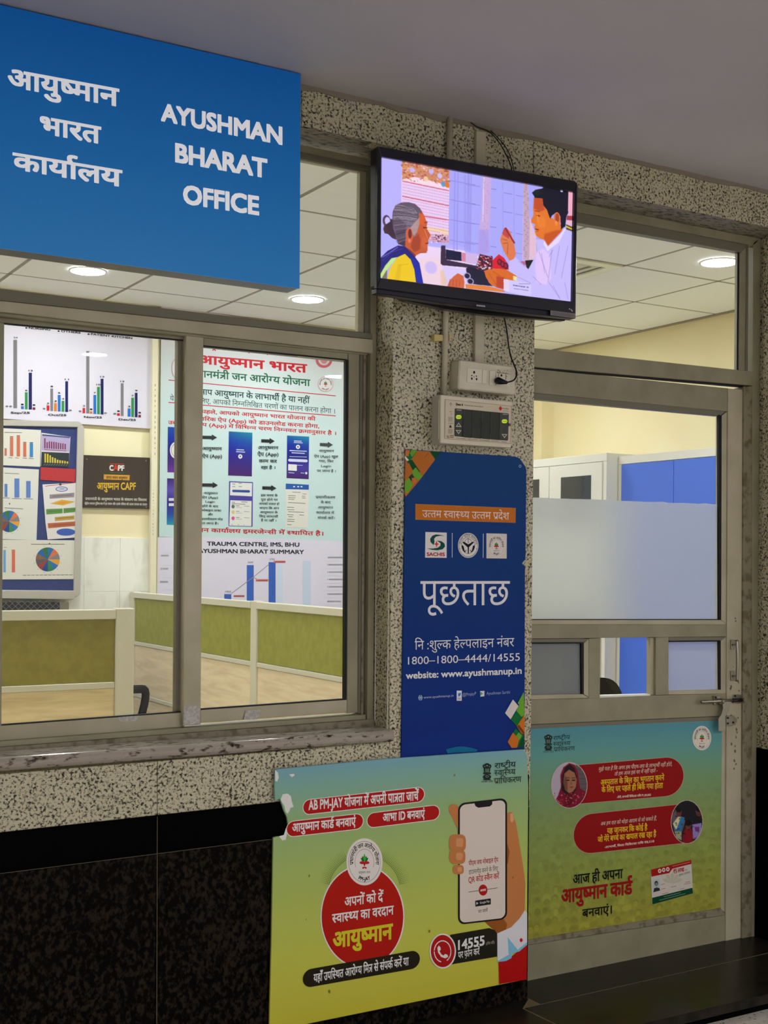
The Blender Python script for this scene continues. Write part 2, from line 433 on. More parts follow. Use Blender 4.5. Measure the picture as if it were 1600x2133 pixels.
# ------------------------------------------------------------------ painted pictures (screen image, portraits): coloured grids
class Canvas:
    def __init__(s, w, h, bg): s.a = np.zeros((h, w, 3)); s.a[:] = np.array(bg, float); s.w = w; s.h = h
    def _mask(s, pts, blur=0):
        pts = np.array(pts, float); H, Wd = s.h, s.w; ss = 2
        x0, x1 = max(0, int(pts[:, 0].min())-1-blur*2), min(Wd, int(pts[:, 0].max())+2+blur*2)
        y0, y1 = max(0, int(pts[:, 1].min())-1-blur*2), min(H, int(pts[:, 1].max())+2+blur*2)
        if x1 <= x0 or y1 <= y0: return None
        gx = (np.arange((x1-x0)*ss)+.5)/ss+x0; gy = (np.arange((y1-y0)*ss)+.5)/ss+y0
        X, Y = np.meshgrid(gx, gy); ins = np.zeros(X.shape, bool); n = len(pts)
        for i in range(n):
            ax, ay = pts[i]; bx, by = pts[(i+1) % n]
            if ay == by: continue
            ins ^= ((ay > Y) != (by > Y)) & (X < (bx-ax)*(Y-ay)/(by-ay)+ax)
        m = ins.reshape(y1-y0, ss, x1-x0, ss).mean((1, 3))
        if blur:
            k = np.exp(-np.linspace(-2, 2, 2*blur+1)**2/1.2); k /= k.sum()
            m = np.apply_along_axis(lambda q: np.convolve(np.pad(q, blur), k, 'valid'), 0, m); m = np.apply_along_axis(lambda q: np.convolve(np.pad(q, blur), k, 'valid'), 1, m)
        return m, x0, x1, y0, y1
    def poly(s, pts, col, al=1.0, blur=0, noise=0):
        r = s._mask(pts, blur)
        if r is None: return
        m, x0, x1, y0, y1 = r; m = m[..., None]*al; c = np.array(col, float)
        if noise: c = c+rng.normal(0, noise, (y1-y0, x1-x0, 1))
        s.a[y0:y1, x0:x1] = s.a[y0:y1, x0:x1]*(1-m)+c*m
    def ell(s, cx, cy, rx, ry, col, al=1., blur=0, rot=0, noise=0):
        c, d = math.cos(rot), math.sin(rot)
        s.poly([(cx+rx*math.cos(a)*c-ry*math.sin(a)*d, cy+rx*math.cos(a)*d+ry*math.sin(a)*c) for a in np.linspace(0, 2*math.pi, 28)[:-1]], col, al, blur, noise)
    def line(s, x0, y0, x1, y1, w, col, al=1., blur=0): s.poly(quad(x0, y0, x1, y1, w), col, al, blur)
    def mesh(s, name, corner, Y, m, parent, mask=None, k=K_PRINT, emit=False):
        """corner = 4 photo pixels TL,TR,BR,BL"""
        nx, ny = s.w, s.h; q = np.array(corner, float)
        U, V = np.meshgrid(np.linspace(0, 1, nx), np.linspace(0, 1, ny))
        px = q[0]*((1-U)*(1-V))[..., None]+q[1]*(U*(1-V))[..., None]+q[2]*(U*V)[..., None]+q[3]*((1-U)*V)[..., None]
        d = FW+(px[..., 0:1]-CX)/F*RT-(px[..., 1:2]-CY)/F*UP
        W3 = d*(Y/d[..., 1:2]); W3[..., 2] += EYE
        idx = np.arange(nx*ny).reshape(ny, nx)
        fc = np.stack([idx[:-1, :-1], idx[1:, :-1], idx[1:, 1:], idx[:-1, 1:]], -1).reshape(-1, 4)
        if mask is not None:
            cu = ((U[:-1, :-1]+U[1:, 1:])/2).ravel(); cv = ((V[:-1, :-1]+V[1:, 1:])/2).ravel(); fc = fc[mask(cu, cv)]
        me = bpy.data.meshes.new(name); me.vertices.add(nx*ny); me.vertices.foreach_set('co', W3.reshape(-1).astype(np.float32))
        me.loops.add(len(fc)*4); me.loops.foreach_set('vertex_index', fc.ravel().astype(np.int32))
        me.polygons.add(len(fc)); me.polygons.foreach_set('loop_start', np.arange(0, len(fc)*4, 4, dtype=np.int32))
        me.update(calc_edges=True)
        a = np.clip(s.a/255, 0, 1); L = np.where(a <= .04045, a/12.92, ((a+.055)/1.055)**2.4)
        if not emit: L = np.minimum(L/k, .88)
        ca = me.color_attributes.new('Col', 'FLOAT_COLOR', 'POINT'); ca.data.foreach_set('color', np.concatenate([L, np.ones((ny, nx, 1))], -1).reshape(-1).astype(np.float32))
        return link(name, me, parent, m)

# ================================================================== SETTING
YG = 3.20      # granite face of the front wall
YI = 3.39      # its office side
YW = 3.29      # window frame face
YD = 3.32      # door frame face
YL = 3.335     # door leaf face
YB = 6.66      # office back wall
XR = 5.23      # office right wall
XL = -1.6      # office left wall
ZC = EYE+1.345 # corridor ceiling
ZO = EYE+1.39  # office ceiling
XC0, XC1, YC0 = -2.6, 7.6, -3.2   # corridor box
X0 = -520      # pixels far outside the left edge of the photo

M_GRAN = granite('speckled_granite', (186, 178, 150), (122, 114, 93), (14, 12, 11), 130, .535, rough=.32)
M_GRANF = granite('flamed_granite', (130, 122, 110), (90, 84, 74), (34, 30, 27), 105, .53, rough=.5, stretch=(.35, 1, 1))
M_SILL = granite('polished_granite', (150, 140, 128), (92, 80, 70), (34, 26, 22), 60, .47, rough=.14, stretch=(.45, 1, 1))
M_BLACK = mat((2, 2, 3), .3, spec=.02)
M_DADO = granite('dark_brown_granite', (36, 29, 22), (20, 16, 12), (7, 6, 5), 85, .62, rough=.25, stretch=(1, 1, .7), k=.8, spec=.03)
M_ALU = noisy('beige_painted_aluminium', (122, 116, 92), (136, 130, 106), 9, .42, bump=0, lo=.35, hi=.7, k=.72)
M_ALUL = noisy('light_painted_aluminium', (150, 143, 118), (166, 158, 134), 7, .4, lo=.35, hi=.7, k=.72)
M_ALUD = noisy('dirty_painted_aluminium', (92, 82, 60), (122, 114, 94), 28, .5, lo=.38, hi=.52, k=.72)
M_ALUG = mat((104, 100, 84), .4, k=.72)
M_SEAL = mat((10, 11, 16), .5)
M_GLASS = glass_mat('clear_glass')
M_CREAM = noisy('cream_paint', (226, 212, 170), (231, 218, 180), 2.2, .6, k=.86)
M_CREAMW = noisy('pale_cream_trim', (228, 226, 210), (232, 230, 218), 5, .5, k=.86)
M_CEIL = noisy('ceiling_paint', (172, 168, 172), (178, 174, 178), 1.5, .7, k=.8)
M_TILEC = noisy('mineral_ceiling_tile', (224, 220, 208), (232, 228, 218), 60, .75, k=.80, lo=.3, hi=.6)
M_TBAR = mat((132, 124, 112), .5)
M_MARB = noisy('white_marble_tile', (232, 230, 216), (205, 206, 194), 7, .2, k=.86, stretch=(2.2, 1, 1), lo=.5, hi=.72, detail=7)
M_FLOORO = mat((205, 202, 192), .3)
M_FLOORC = granite('grey_floor_granite', (190, 182, 168), (160, 152, 138), (60, 56, 50), 70, .46, rough=.25, k=.8)
M_BFLOOR = noisy('dark_stone_floor', (24, 20, 15), (38, 33, 25), 14, .25, k=.8, detail=6, spec=.12)
M_JOINT = mat((108, 96, 70), .7)
M_STEEL = mat((150, 145, 130), .3, metal=.9, k=.8)
M_WALLC = mat((200, 198, 196), .6)

# ---- front wall: granite slabs on a plastered core
fw = struct('wall_front', (2, YG, 0))
def gslab(pts, m=M_GRAN, Y=YG, d=.12, name='granite_slab', bev=.0015): return slab(name, pts, Y, d, m, fw, bev=bev)
# lintel band: face, two slabs; soffits
xs = [-520, 628, 1112, 1760, 2150]
def ceil_y(x): return 180+.2313*(x-627)
def soff_y(x): return 262+.2195*(x-627) if x < 1000 else 373+(x-1112)*.2049
for a, b in zip(xs[:-1], xs[1:]):
    gslab([(a+.6, ceil_y(a)-26), (b-.6, ceil_y(b)-26), (b-.6, soff_y(b)), (a+.6, soff_y(a))], d=.05)
def zof(p, Y): return P(*p, Y)[2]
zs0 = .5*(zof((627, soff_y(627)), YG)+zof((900, soff_y(900)), YG)); zs1 = .5*(zof((1205, soff_y(1205)), YG)+zof((1590, soff_y(1590)), YG))
xp0, xp1 = P(818, 1000, YG)[0], P(1106, 1300, YG)[0]; xr = 0
x_left_win = P(2, 1100, YW)[0]
box('granite_soffit', (XC0, YG+.001, zs0-.002), (xp0, YI-.02, zs0+.03), M_GRANF, fw)
box('granite_soffit', (xp1, YG+.001, zs1-.002), (XC1, YI-.02, zs1+.03), M_GRANF, fw)
box('plaster_core', (XC0, YG+.05, max(zs0, zs1)+.031), (XC1, YI, ZO+.12), M_CREAM, fw)
# pillar
gslab([(822, 307.5), (1117, 375), (1106, 1560), (812, 1560)], d=.10)
gslab([(812, 1561), (1106, 1561), (1104, 1668), (811, 1668)], d=.10)
x_i = P(1548, 1000, YD)[0]
box('plaster_core', (P(781, 1000, YW+.04)[0]-.035, YW+.045, -.02), (P(1106, 1300, YG)[0]-.012, YI, zs0), M_CREAM, fw)
# granite pieces under the window
def bt(x): return 1735-.1105*x      # top of the black band
def bb(x): return 1820-.1265*x      # its lower edge
for a, b in ((-520, -190), (-190, 328), (328, 812)):
    gslab([(a+.5, 1613-.085*a), (b-.5, 1613-.085*b), (b-.5, bt(b)-.6), (a+.5, bt(a)-.6)], d=.10)
for a, b in ((-520, -190), (-190, 328), (328, 812), (812, 1103.5)):
    gslab([(a+.6, bt(a)), (b-.6, bt(b)), (b-.6, bb(b)-.5), (a+.6, bb(a)-.5)], M_BLACK, YG-.004, .10, 'black_tile')
zd0 = zof((300, bb(300)), YG)
def dad(a, b):
    p0, p1 = P(a, bb(a)+.5, YG-.004), P(b, bb(b)+.5, YG-.004)
    x0, x1 = p0[0], p1[0]
    v0 = [(x0+.0008, YG-.004, -.10), (x1-.0008, YG-.004, -.10), (x1-.0008, YG-.004, p1[2]), (x0+.0008, YG-.004, p0[2])]
    return link('dado_tile', bevelled(prism_mesh(v0, [(q[0], YG+.1, q[2]) for q in v0]), .001), fw, M_DADO)
for a, b in ((-520, -190), (-190, 327), (327, 572), (572, 812), (812, 1103.5)): dad(a, b)
xj = P(1103.5, 1800, YG)[0]
M_LJ = mat((92, 82, 62), .7)
for (a, b, c, d) in ((327.8, bt(328)+2, 326.2, 2260), (-190.5, bt(-190)+2, -191.5, 2260)): slab('pale_joint', [(a-.6, b), (a+.6, b), (c+.6, d), (c-.6, d)], YG-.0046, .0005, M_LJ, fw, bev=0)
slab('pale_joint', [(X0, bb(X0)-.7), (569, bb(569)-.7), (569, bb(569)+.3), (X0, bb(X0)+.3)], YG-.0046, .0005, M_LJ, fw, bev=0)
# returns of pillar on the door side and right jamb
xl_ = P(-520, 1000, YG)[0]-.006; zb1, zb0 = zof((-520, bt(-520)), YG), zof((-520, bb(-520)), YG)
box('granite_slab', (XC0, YG, zb1+.001), (xl_, YG+.1, P(300, 1600, YG)[2]-.002), M_GRAN, fw)
box('black_tile', (XC0, YG-.004, zb0+.001), (xl_, YG+.1, zb1), M_BLACK, fw)
for k in range(4): box('dado_tile', (XC0+k*(xl_-XC0)/4+.001, YG-.004, -.10), (XC0+(k+1)*(xl_-XC0)/4-.001, YG+.1, zb0), M_DADO, fw, .001)
box('granite_slab', (XC0, YG, zs0), (P(-520, 300, YG)[0]-.002, YG+.05, ZC), M_GRAN, fw)
xr0 = P(1581.5, 1200, YD)[0]
gslab([(1636, 470), (2150, 575), (2150, 1645), (1627, 1566)], d=.10)
box('granite_slab', (xr0-.003, YG+.002, zof((1579, 1556), YD)), (xr0+.02, YD+.05, zs1), M_GRAN, fw)
box('black_tile', (xr0-.006, YG-.003, -.005), (XC1, YD+.05, zof((1579, 1556), YD)-.002), M_BLACK, fw)
box('plaster_core', (xr0+.03, YD+.051, -.02), (XC1, YI, zs1), M_CREAM, fw)
# window jamb lining (light granite strip and putty lines)
pj = [P(790, 310, YG)]
box('granite_slab', (xp0-.0005, YG+.003, 1.2), (xp0+.02, YW+.03, zs0), M_GRAN, fw)
for yy in (YG+.012, YW-.004):
    box('putty_line', (xp0-.0022, yy, P(790, 1512, YW)[2]), (xp0-.0004, yy+.004, zs0-.02), M_CREAMW, fw)
box('plaster_core', (XC0, YG+.101, -.02), (P(781, 1000, YW)[0]-.01, YI, P(300, 1560, YW)[2]-.03), M_CREAM, fw)
box('plaster_core', (XC0, YG+.101, P(300, 1560, YW)[2]-.03), (x_left_win-.035, YI, zs0), M_CREAM, fw)
box('granite_slab', (XC0, YG, P(300, 1600, YG)[2]), (x_left_win-.09, YG+.1, zs0), M_GRAN, fw)

# window ledge: nosed polished granite
lp = []
for x, yf, ybk in ((X0, 1613-.085*X0, 0), (820, 1543, 0)): lp.append(P(x, yf, YG-.03))
zl = P(400, 1578, YG-.035)[2]; zt = zl+.034
xa, xb = P(X0, 1600, YG)[0], P(822, 1535, YG-.035)[0]
prof = []
for k in range(9):
    a = math.radians(90+180*k/8); prof.append((YG-.018+.017*math.cos(a), zl+.017+.017*math.sin(a)))
prof = [(YW+.02, zt)]+prof+[(YW+.02, zl)]
def rot_z(x): return 0
v = [(xa, y, z) for y, z in prof]+[(xb, y, z) for y, z in prof]; n_ = len(prof)
link('trim_1', mesh_from(v, [tuple(range(n_))[::-1], tuple(range(n_, 2*n_))]+[(i, (i+1) % n_, (i+1) % n_+n_, i+n_) for i in range(n_)]), None, M_SILL)['kind'] = 'structure'

# ---- ceiling of the corridor, corridor shell
o = box('ceiling', (XC0, YC0, ZC), (XC1, YG+.05, ZC+.1), M_CEIL); o['kind'] = 'structure'
o = box('wall_rear', (XC0, YC0-.1, -.2), (XC1, YC0, ZC), M_WALLC); o['kind'] = 'structure'
o = box('wall_left', (XC0-.1, YC0, -.2), (XC0, YI, ZC), M_WALLC); o['kind'] = 'structure'
o = box('wall_right', (XC1, YC0, -.2), (XC1+.1, YI, ZC), M_WALLC); o['kind'] = 'structure'
# dried paint drips below the ceiling line
for x, y, h in ((657, 190, 9), (716, 205, 8), (722, 206, 14), (727, 208, 10), (733, 209, 22), (739, 211, 16), (744, 212, 8), (907, 250, 18), (973, 268, 26), (1068, 288, 8)):
    slab('paint_drip', [(x-1.1, y), (x+1.1, y), (x+.5, y+h), (x-.4, y+h)], YG-.002, .0018, M_CEIL, fw, bev=0)
# rough plaster edge between ceiling and granite
vv = []; ff = []; N = 150
for i in range(N+1):
    x = XC0+(XC1-XC0)*i/N; d = .010+.010*random.random()*(random.random() < .8); h = .006+.012*random.random()
    vv += [(x, YG-.006-d*.4, ZC+.001), (x, YG-.004, ZC-h), (x, YG+.01, ZC-h)]
for i in range(N): a = i*3; ff += [(a, a+3, a+4, a+1), (a+1, a+4, a+5, a+2)]
o = link('trim_2', mesh_from(vv, ff), None, mat((122, 112, 100), .8)); o['kind'] = 'structure'

# ---- floor: platform of dark stone, step down to the granite corridor floor
fl = struct('floor', (2, 2, -.2))
zp = 0.0
pe0, pe1 = PZ(1338, 2133, zp), PZ(1600, 2071, zp)
sl = (pe1[1]-pe0[1])/(pe1[0]-pe0[0])
def ye(x): return pe0[1]+sl*(x-pe0[0])
g0, g1 = PZ(1107, 2096, zp), PZ(1600, 1985, zp)
sg = (g1[1]-g0[1])/(g1[0]-g0[0])
def yg(x): return g0[1]+sg*(x-g0[0])
j0, j1 = PZ(1107, 2109, zp), PZ(1157, 2133, zp)
xq = xj
def poly_slab(name, pts, z0, z1, m, parent, bev=.001):
    me = prism_mesh([(x, y, z1) for x, y in pts], [(x, y, z0) for x, y in pts])
    bm = bmesh.new(); bm.from_mesh(me); bmesh.ops.recalc_face_normals(bm, faces=bm.faces); bm.to_mesh(me); bm.free()
    return link(name, bevelled(me, bev), parent, m)
gp = .0022
poly_slab('floor_tile', [(xq+gp, yg(xq)+gp), (xr0+.1, yg(xr0+.1)+gp), (xr0+.1, YI), (xq+gp, YI)], -.03, zp, M_BFLOOR, fl)
poly_slab('floor_tile', [(xr0+.1+gp, yg(xr0+.1)+gp), (XC1, yg(XC1)+gp), (XC1, YG), (xr0+.1+gp, YG)], -.03, zp, M_BFLOOR, fl)
xk = XR-.9
xm = j0[0]+.05
poly_slab('floor_tile', [(j1[0]+(ye(j1[0])-j1[1])*(j1[0]-j0[0])/(j1[1]-j0[1])+gp, ye(j1[0])), (xr0+.25, ye(xr0+.25)), (xr0+.25, yg(xr0+.25)-gp), (j0[0]+gp, yg(j0[0])-gp)], -.03, zp, M_BFLOOR, fl)
poly_slab('floor_tile', [(xr0+.25+2*gp, ye(xr0+.25)), (XC1, ye(XC1)), (XC1, yg(XC1)-gp), (xr0+.25+2*gp, yg(xr0+.25)-gp)], -.03, zp, M_BFLOOR, fl)
xe = P(1020, 2133, YG)[0]
poly_slab('floor_tile', [(xe-.9, ye(xe-.9)), (j1[0]+(ye(j1[0])-j1[1])*(j1[0]-j0[0])/(j1[1]-j0[1])-gp, ye(j1[0])), (j0[0]-gp, yg(j0[0])-gp), (xq-.002, YG-.004), (xe-.9, YG-.004)], -.03, zp, M_BFLOOR, fl)
poly_slab('grout', [(xe-.9, ye(xe-.9)+.012), (XC1, ye(XC1)+.012), (XC1, YI), (xq, YI), (xq, YG-.004), (xe-.9, YG-.004)], -.034, -.0006, M_JOINT, fl, 0)
poly_slab('riser', [(xe-.9, ye(xe-.9)+.015), (XC1, ye(XC1)+.015), (XC1, ye(XC1)+.15), (xe-.9, ye(xe-.9)+.15)], -.056, -.034, M_BLACK, fl, 0)
for i in range(12):
    for j in range(8):
        x0, y0 = XC0+i*.85, YC0+j*.8
        box('floor_slab', (x0+.001, y0+.001, -.095), (x0+.849, y0+.799, -.055), M_FLOORC, fl)

# ---- office shell
o = struct('wall_back', (2, YB, 0))
box('plaster', (XL-.1, YB+.008, -.05), (XR+.1, YB+.1, ZO+.1), M_CREAM, o)
zt0 = P(210, 1119, YB)[2]
zh = P(210, 1119, YB)[2]-P(210, 1232, YB)[2]
xt0 = P(250, 1178, YB)[0]; wt = .201
for i in range(-7, 8):
    for j in range(0, 5):
        x0 = xt0+i*wt; z1 = zt0-j*zh
        if z1 < 0: continue
        box('wall_tile', (x0+.0008, YB, max(0, z1-zh)+.0008), (x0+wt-.0008, YB+.009, z1-.0008), M_MARB, o, .0006)
box('tile_grout', (XL, YB+.003, 0), (xt0+8*wt, YB+.0085, zt0), M_CREAMW, o)
o = box('wall_side', (XR, YI, -.05), (XR+.1, YB, ZO+.1), M_CREAM); o['kind'] = 'structure'
o = box('wall_end', (XL-.1, YI, -.05), (XL, YB, ZO+.1), M_CREAM); o['kind'] = 'structure'
o = box('floor_office', (XL, YI, -.05), (XR, YB, 0), M_FLOORO); o['kind'] = 'structure'
# recessed panel line on the far right wall near the corner
o = box('trim_3', (XR-.10, YB-.10, 1.2), (XR, YB, ZO-.0), M_CREAM); o['kind'] = 'structure'

oc = struct('ceiling_office', (2, 5, ZO))
XT = [5.20-.6*k for k in range(0, 12)]; YT = [4.50+.6*k for k in range(-2, 4)]
XT = [4.606+.0]+[]
XT = [round(4.008+.6*k, 3) for k in range(-10, 3)]
lights_o = [(1.908-1.2, 6.0), (1.908, 6.0), (3.108, 6.0), (4.308, 4.2), (4.308, 6.0), (3.108, 4.2), (1.908-2.4, 6.0), (1.908, 4.2), (.708, 4.2)]  # the unseen ones are added to brighten the office
YT = [3.9, 4.5, 5.1, 5.7, 6.3]
for xi in XT[:-1]:
    for yj in [3.3]+YT:
        x0, x1 = max(xi, XL), min(xi+.6, XR); y0, y1 = max(yj, YI), min(yj+.6, YB)
        if x1-x0 < .05 or y1-y0 < .05: continue
        if (round(xi, 2), round(yj, 2)) == (3.41, 4.5): continue
        box('ceiling_tile', (x0+.010, y0+.010, ZO+.002), (x1-.010, y1-.010, ZO+.014), M_TILEC, oc, .001)
for xi in XT:
    if XL < xi < XR: box('grid_bar', (xi-.008, YI, ZO+.0145), (xi+.008, YB, ZO+.02), M_TBAR, oc); box('grid_bar', (xi-.0075, YI, ZO+.0035), (xi+.0075, YB, ZO+.006), M_TBAR, oc)
for yj in YT: box('grid_bar', (XL, yj-.0075, ZO+.0035), (XR, yj+.0075, ZO+.006), M_TBAR, oc)
box('slab', (XL, YI, ZO+.05), (XR, YB, ZO+.12), M_CREAMW, oc)
box('edge_angle', (XR-.03, YI, ZO-.003), (XR, YB, ZO+.002), M_TBAR, oc)

# ---- window_1 : sliding window with fixed light above
w1 = struct('window_1', (1.2, YW, 1.2))
def ws(name, pts, m=M_ALU, Y=YW, d=.03, bev=.0012): return slab(name, pts, Y, d, m, w1, bev=bev)
def L(p, q): return lambda x: p[1]+(q[1]-p[1])*(x-p[0])/(q[0]-p[0])
ft = L((627, 302), (785, 334))      # frame top
fi = L((627, 315), (776, 347))      # inner edge of the top member
gt = L((627, 334), (749, 358)); gb = L((0, 601), (748, 691))
b1 = L((0, 626), (768, 706)); b2 = L((0, 649), (768, 735))
ws('head_frame', [(X0, ft(X0)), (788, ft(788)), (777, fi(777)), (X0, fi(X0))])
ws('head_bead', [(X0, fi(X0)+1), (776, fi(776)+1), (766, gt(766)-5), (X0, gt(X0)-9)], M_ALUG, YW+.008, .03)
ws('head_bead', [(X0, gt(X0)-8), (765, gt(765)-4), (751, gt(751)), (X0, gt(X0))], M_ALUL, YW+.016, .02)
ws('side_frame', [(777, fi(777)), (788, ft(788)), (777.5, 1497), (765, 1500), (772, 720)], M_ALU)
ws('side_bead', [(766, gt(766)-5), (776.5, fi(776)), (772, 706), (760, 704)], M_ALUG, YW+.008, .03)
ws('side_bead', [(750, gt(750)), (765.5, gt(765)-4), (759.5, 704), (746, 692)], M_ALUL, YW+.016, .02)
ws('transom_bar', [(X0, gb(X0)), (776, gb(776)), (776, b1(776)), (X0, b1(X0))], M_ALUG, YW-.002, .05)
ws('transom_bar', [(X0, b1(X0)+.4), (777, b1(777)+.4), (777, b2(777)), (X0, b2(X0))], M_ALUL, YW-.006, .05)
ws('track_head', [(X0, b2(X0)+1.5), (766, b2(766)+1.5), (765, b2(766)+5), (X0, b2(X0)+12)], M_ALU, YW+.006, .06)
ws('window_pane', [(X0, gt(X0)-6), (757, gt(757)-4), (754, 698), (X0, gb(X0)+6)], M_GLASS, YW+.024, .004, 0)
for a in (-320,):
    ws('mullion', [(a, gt(a)), (a+30, gt(a+30)), (a+30, gb(a+30)), (a, gb(a))])
# sashes
sb = L((3, 1511), (375, 1484)); sr = L((0, 1545), (381, 1514))
lt = L((8, 673), (383, 708))
ls = struct('window_sash'); ls.parent = w1; ls.matrix_parent_inverse = Matrix.Translation(-Vector(w1.location)); del ls['kind']
ls = w1
ws('sash_rail', [(-260, lt(-260)-13), (384, lt(384)-13), (384, lt(384)), (-260, lt(-260))], M_ALU, YW+.03, .025)
ws('sash_stile', [(-22, 668), (9, 673), (3, 1512), (-24, 1512)], M_ALU, YW+.012, .04)
ws('sash_stile', [(371, 706), (383, 708), (377, 1485), (366, 1485)], M_ALUG, YW+.034, .025)
ws('seal', [(382.5, 707), (388, 708), (381.5, 1486), (376.5, 1486)], M_SEAL, YW+.03, .03, 0)
ws('sash_rail', [(-260, sb(-260)), (384, sb(384)), (384, sr(384)), (-260, sr(-260))], M_ALUL, YW+.026, .03)
ws('seal', [(-260, sb(-260)-2.2), (380, sb(380)-2.2), (380, sb(380)+.2), (-260, sb(-260)+.2)], M_SEAL, YW+.024, .01, 0)
ws('seal', [(-260, lt(-260)-.5), (384, lt(384)-.5), (384, lt(384)+2), (-260, lt(-260)+2)], M_SEAL, YW+.029, .01, 0)
ws('window_pane', [(-262, lt(-262)-3), (380, lt(380)-3), (374, 1490), (-262, sb(-262)+4)], M_GLASS, YW+.042, .004, 0)
ws('window_pane', [(-520, lt(-520)-3), (-264, lt(-264)-3), (-264, sb(-264)+4), (-520, sb(-520)+4)], M_GLASS, YW+.030, .004, 0)
ws('sash_stile', [(-290, lt(-290)), (-255, lt(-255)), (-255, sb(-255)), (-290, sb(-290))], M_ALU, YW+.010, .03)
# right (front) sash
rt = L((423, 721), (721, 750)); rb = L((418, 1478), (718, 1457)); rr = L((417, 1506), (727, 1484))
ws('sash_stile', [(388, 709-10), (424, 711-10), (418, 1509), (381, 1512)], M_ALUL, YW+.008, .03)
ws('sash_rail', [(424, 701), (726, 731), (724, 752), (424, rt(424))], M_ALU, YW+.012, .03)
ws('sash_stile', [(726, 733), (749, 735), (745, 1484), (723, 1486)], M_ALU, YW+.010, .03)
ws('sash_rail', [(418, rb(418)), (723, rb(723)), (723, rr(723)), (418, rr(418))], M_ALUL, YW+.012, .03)
ws('seal', [(720, 749), (726.5, 750), (721.5, 1458), (717, 1458)], M_SEAL, YW+.009, .012, 0)
ws('seal', [(418, rb(418)-2), (720, rb(720)-2), (720, rb(720)+1), (418, rb(418)+1)], M_SEAL, YW+.011, .01, 0)
ws('seal', [(424, rt(424)-2), (722, rt(722)-2), (722, rt(722)+1), (424, rt(424)+1)], M_SEAL, YW+.011, .01, 0)
ws('window_pane', [(421, rt(421)-3), (724, rt(724)-3), (721, 1462), (416, 1482)], M_GLASS, YW+.022, .004, 0)
ws('track_side', [(750, 736), (764, 738), (758, 1486), (745.5, 1486)], M_ALUG, YW+.016, .04)
ws('side_channel', [(757.5, 738), (762, 738), (756, 1490), (752, 1490)], M_ALUD, YW+.012, .004, 0)
# bottom tracks, dirty strip
t1 = L((0, 1545), (781, 1487)); t2 = L((0, 1556), (781, 1497)); t3 = L((0, 1577), (790, 1516))
ws('track_sill', [(X0, t1(X0)), (762, t1(762)), (762, t2(762)), (X0, t2(X0))], M_ALU, YW+.002, .06)
ws('sill_frame', [(X0, t2(X0)+.8), (781, t2(781)+.8), (786, t3(786)), (X0, t3(X0))], M_ALUD, YW-.004, .07)

# remains of adhesive tape on the rails
M_TAPE = noisy('tape_remains', (150, 146, 138), (176, 172, 166), 120, .6, k=.72)
for c in ([(246, 1494), (262, 1491), (290, 1490), (288, 1499), (276, 1504), (250, 1503)], [(383, 1472), (416, 1470), (415, 1508), (383, 1510)], [(512, 1480), (543, 1478), (541, 1490), (530, 1499), (508, 1500)], [(120, 1537), (165, 1532), (166, 1535), (122, 1541)]):
    ws('tape_patch', c, M_TAPE, YW+.0068 if c[0][0] > 300 else YW+.0248, .0006, 0)

# ---- door_1 and the light above it (window_2)
w2 = struct('window_2', (3, YD, 2.1))
def w2s(name, pts, m=M_ALU, Y=YD, d=.04, bev=.0012): return slab(name, pts, Y, d, m, w2, bev=bev)
dt = L((1203, 421), (1584, 497)); dg = L((1203, 464), (1543, 525)); dm = L((1203, 446), (1556, 513))
dbt = L((1112, 725), (1541, 771)); dbb = L((1112, 764), (1567, 803))
XA = 1000
w2s('head_frame', [(XA, dt(XA)), (1585, dt(1585)), (1570, 511), (XA, dm(XA)-5)])
w2s('head_bead', [(XA, dm(XA)-4), (1560, dm(1560)-3), (1543, dg(1543)), (XA, dg(XA))], M_ALUG, YD+.008, .03)
w2s('window_pane', [(XA, dg(XA)-4), (1547, 521), (1545, 776), (XA, dbt(XA)+4)], M_GLASS, YD+.02, .004, 0)
w2s('seal', [(1537, 524), (1543, 525), (1541, 771), (1535.5, 770)], M_SEAL, YD+.017, .003, 0)
w2s('side_bead', [(1543.5, 525), (1556, 514), (1553.5, 776), (1541.5, 772)], M_ALU, YD+.008, .03)
w2s('side_bead', [(1556, 514), (1560, 514), (1558.5, 779), (1553.5, 777)], M_ALUG, YD+.004, .03)
w2s('window_pane', [(1559, 520), (1571, 520), (1570, 782), (1557, 782)], M_GLASS, YD+.02, .004, 0)
w2s('side_frame', [(1569.5, 505), (1585, 497), (1578, 1966), (1567, 1966), (1568, 790)], M_ALU)
w2s('transom_bar', [(XA, dbt(XA)), (1569, dbt(1569)), (1568, dbb(1568)), (XA, dbb(XA))], M_ALU, YD-.003, .05)
w2s('side_frame', [(1550, 806), (1568.5, 804), (1567, 1966), (1546, 1966)], M_ALUD, YD+.003, .05)
w2s('seal', [(XA, dbb(XA)+.3), (1549, dbb(1549)+.3), (1549, dbb(1549)+5), (XA, dbb(XA)+3)], M_SEAL, YD+.008, .02, 0)

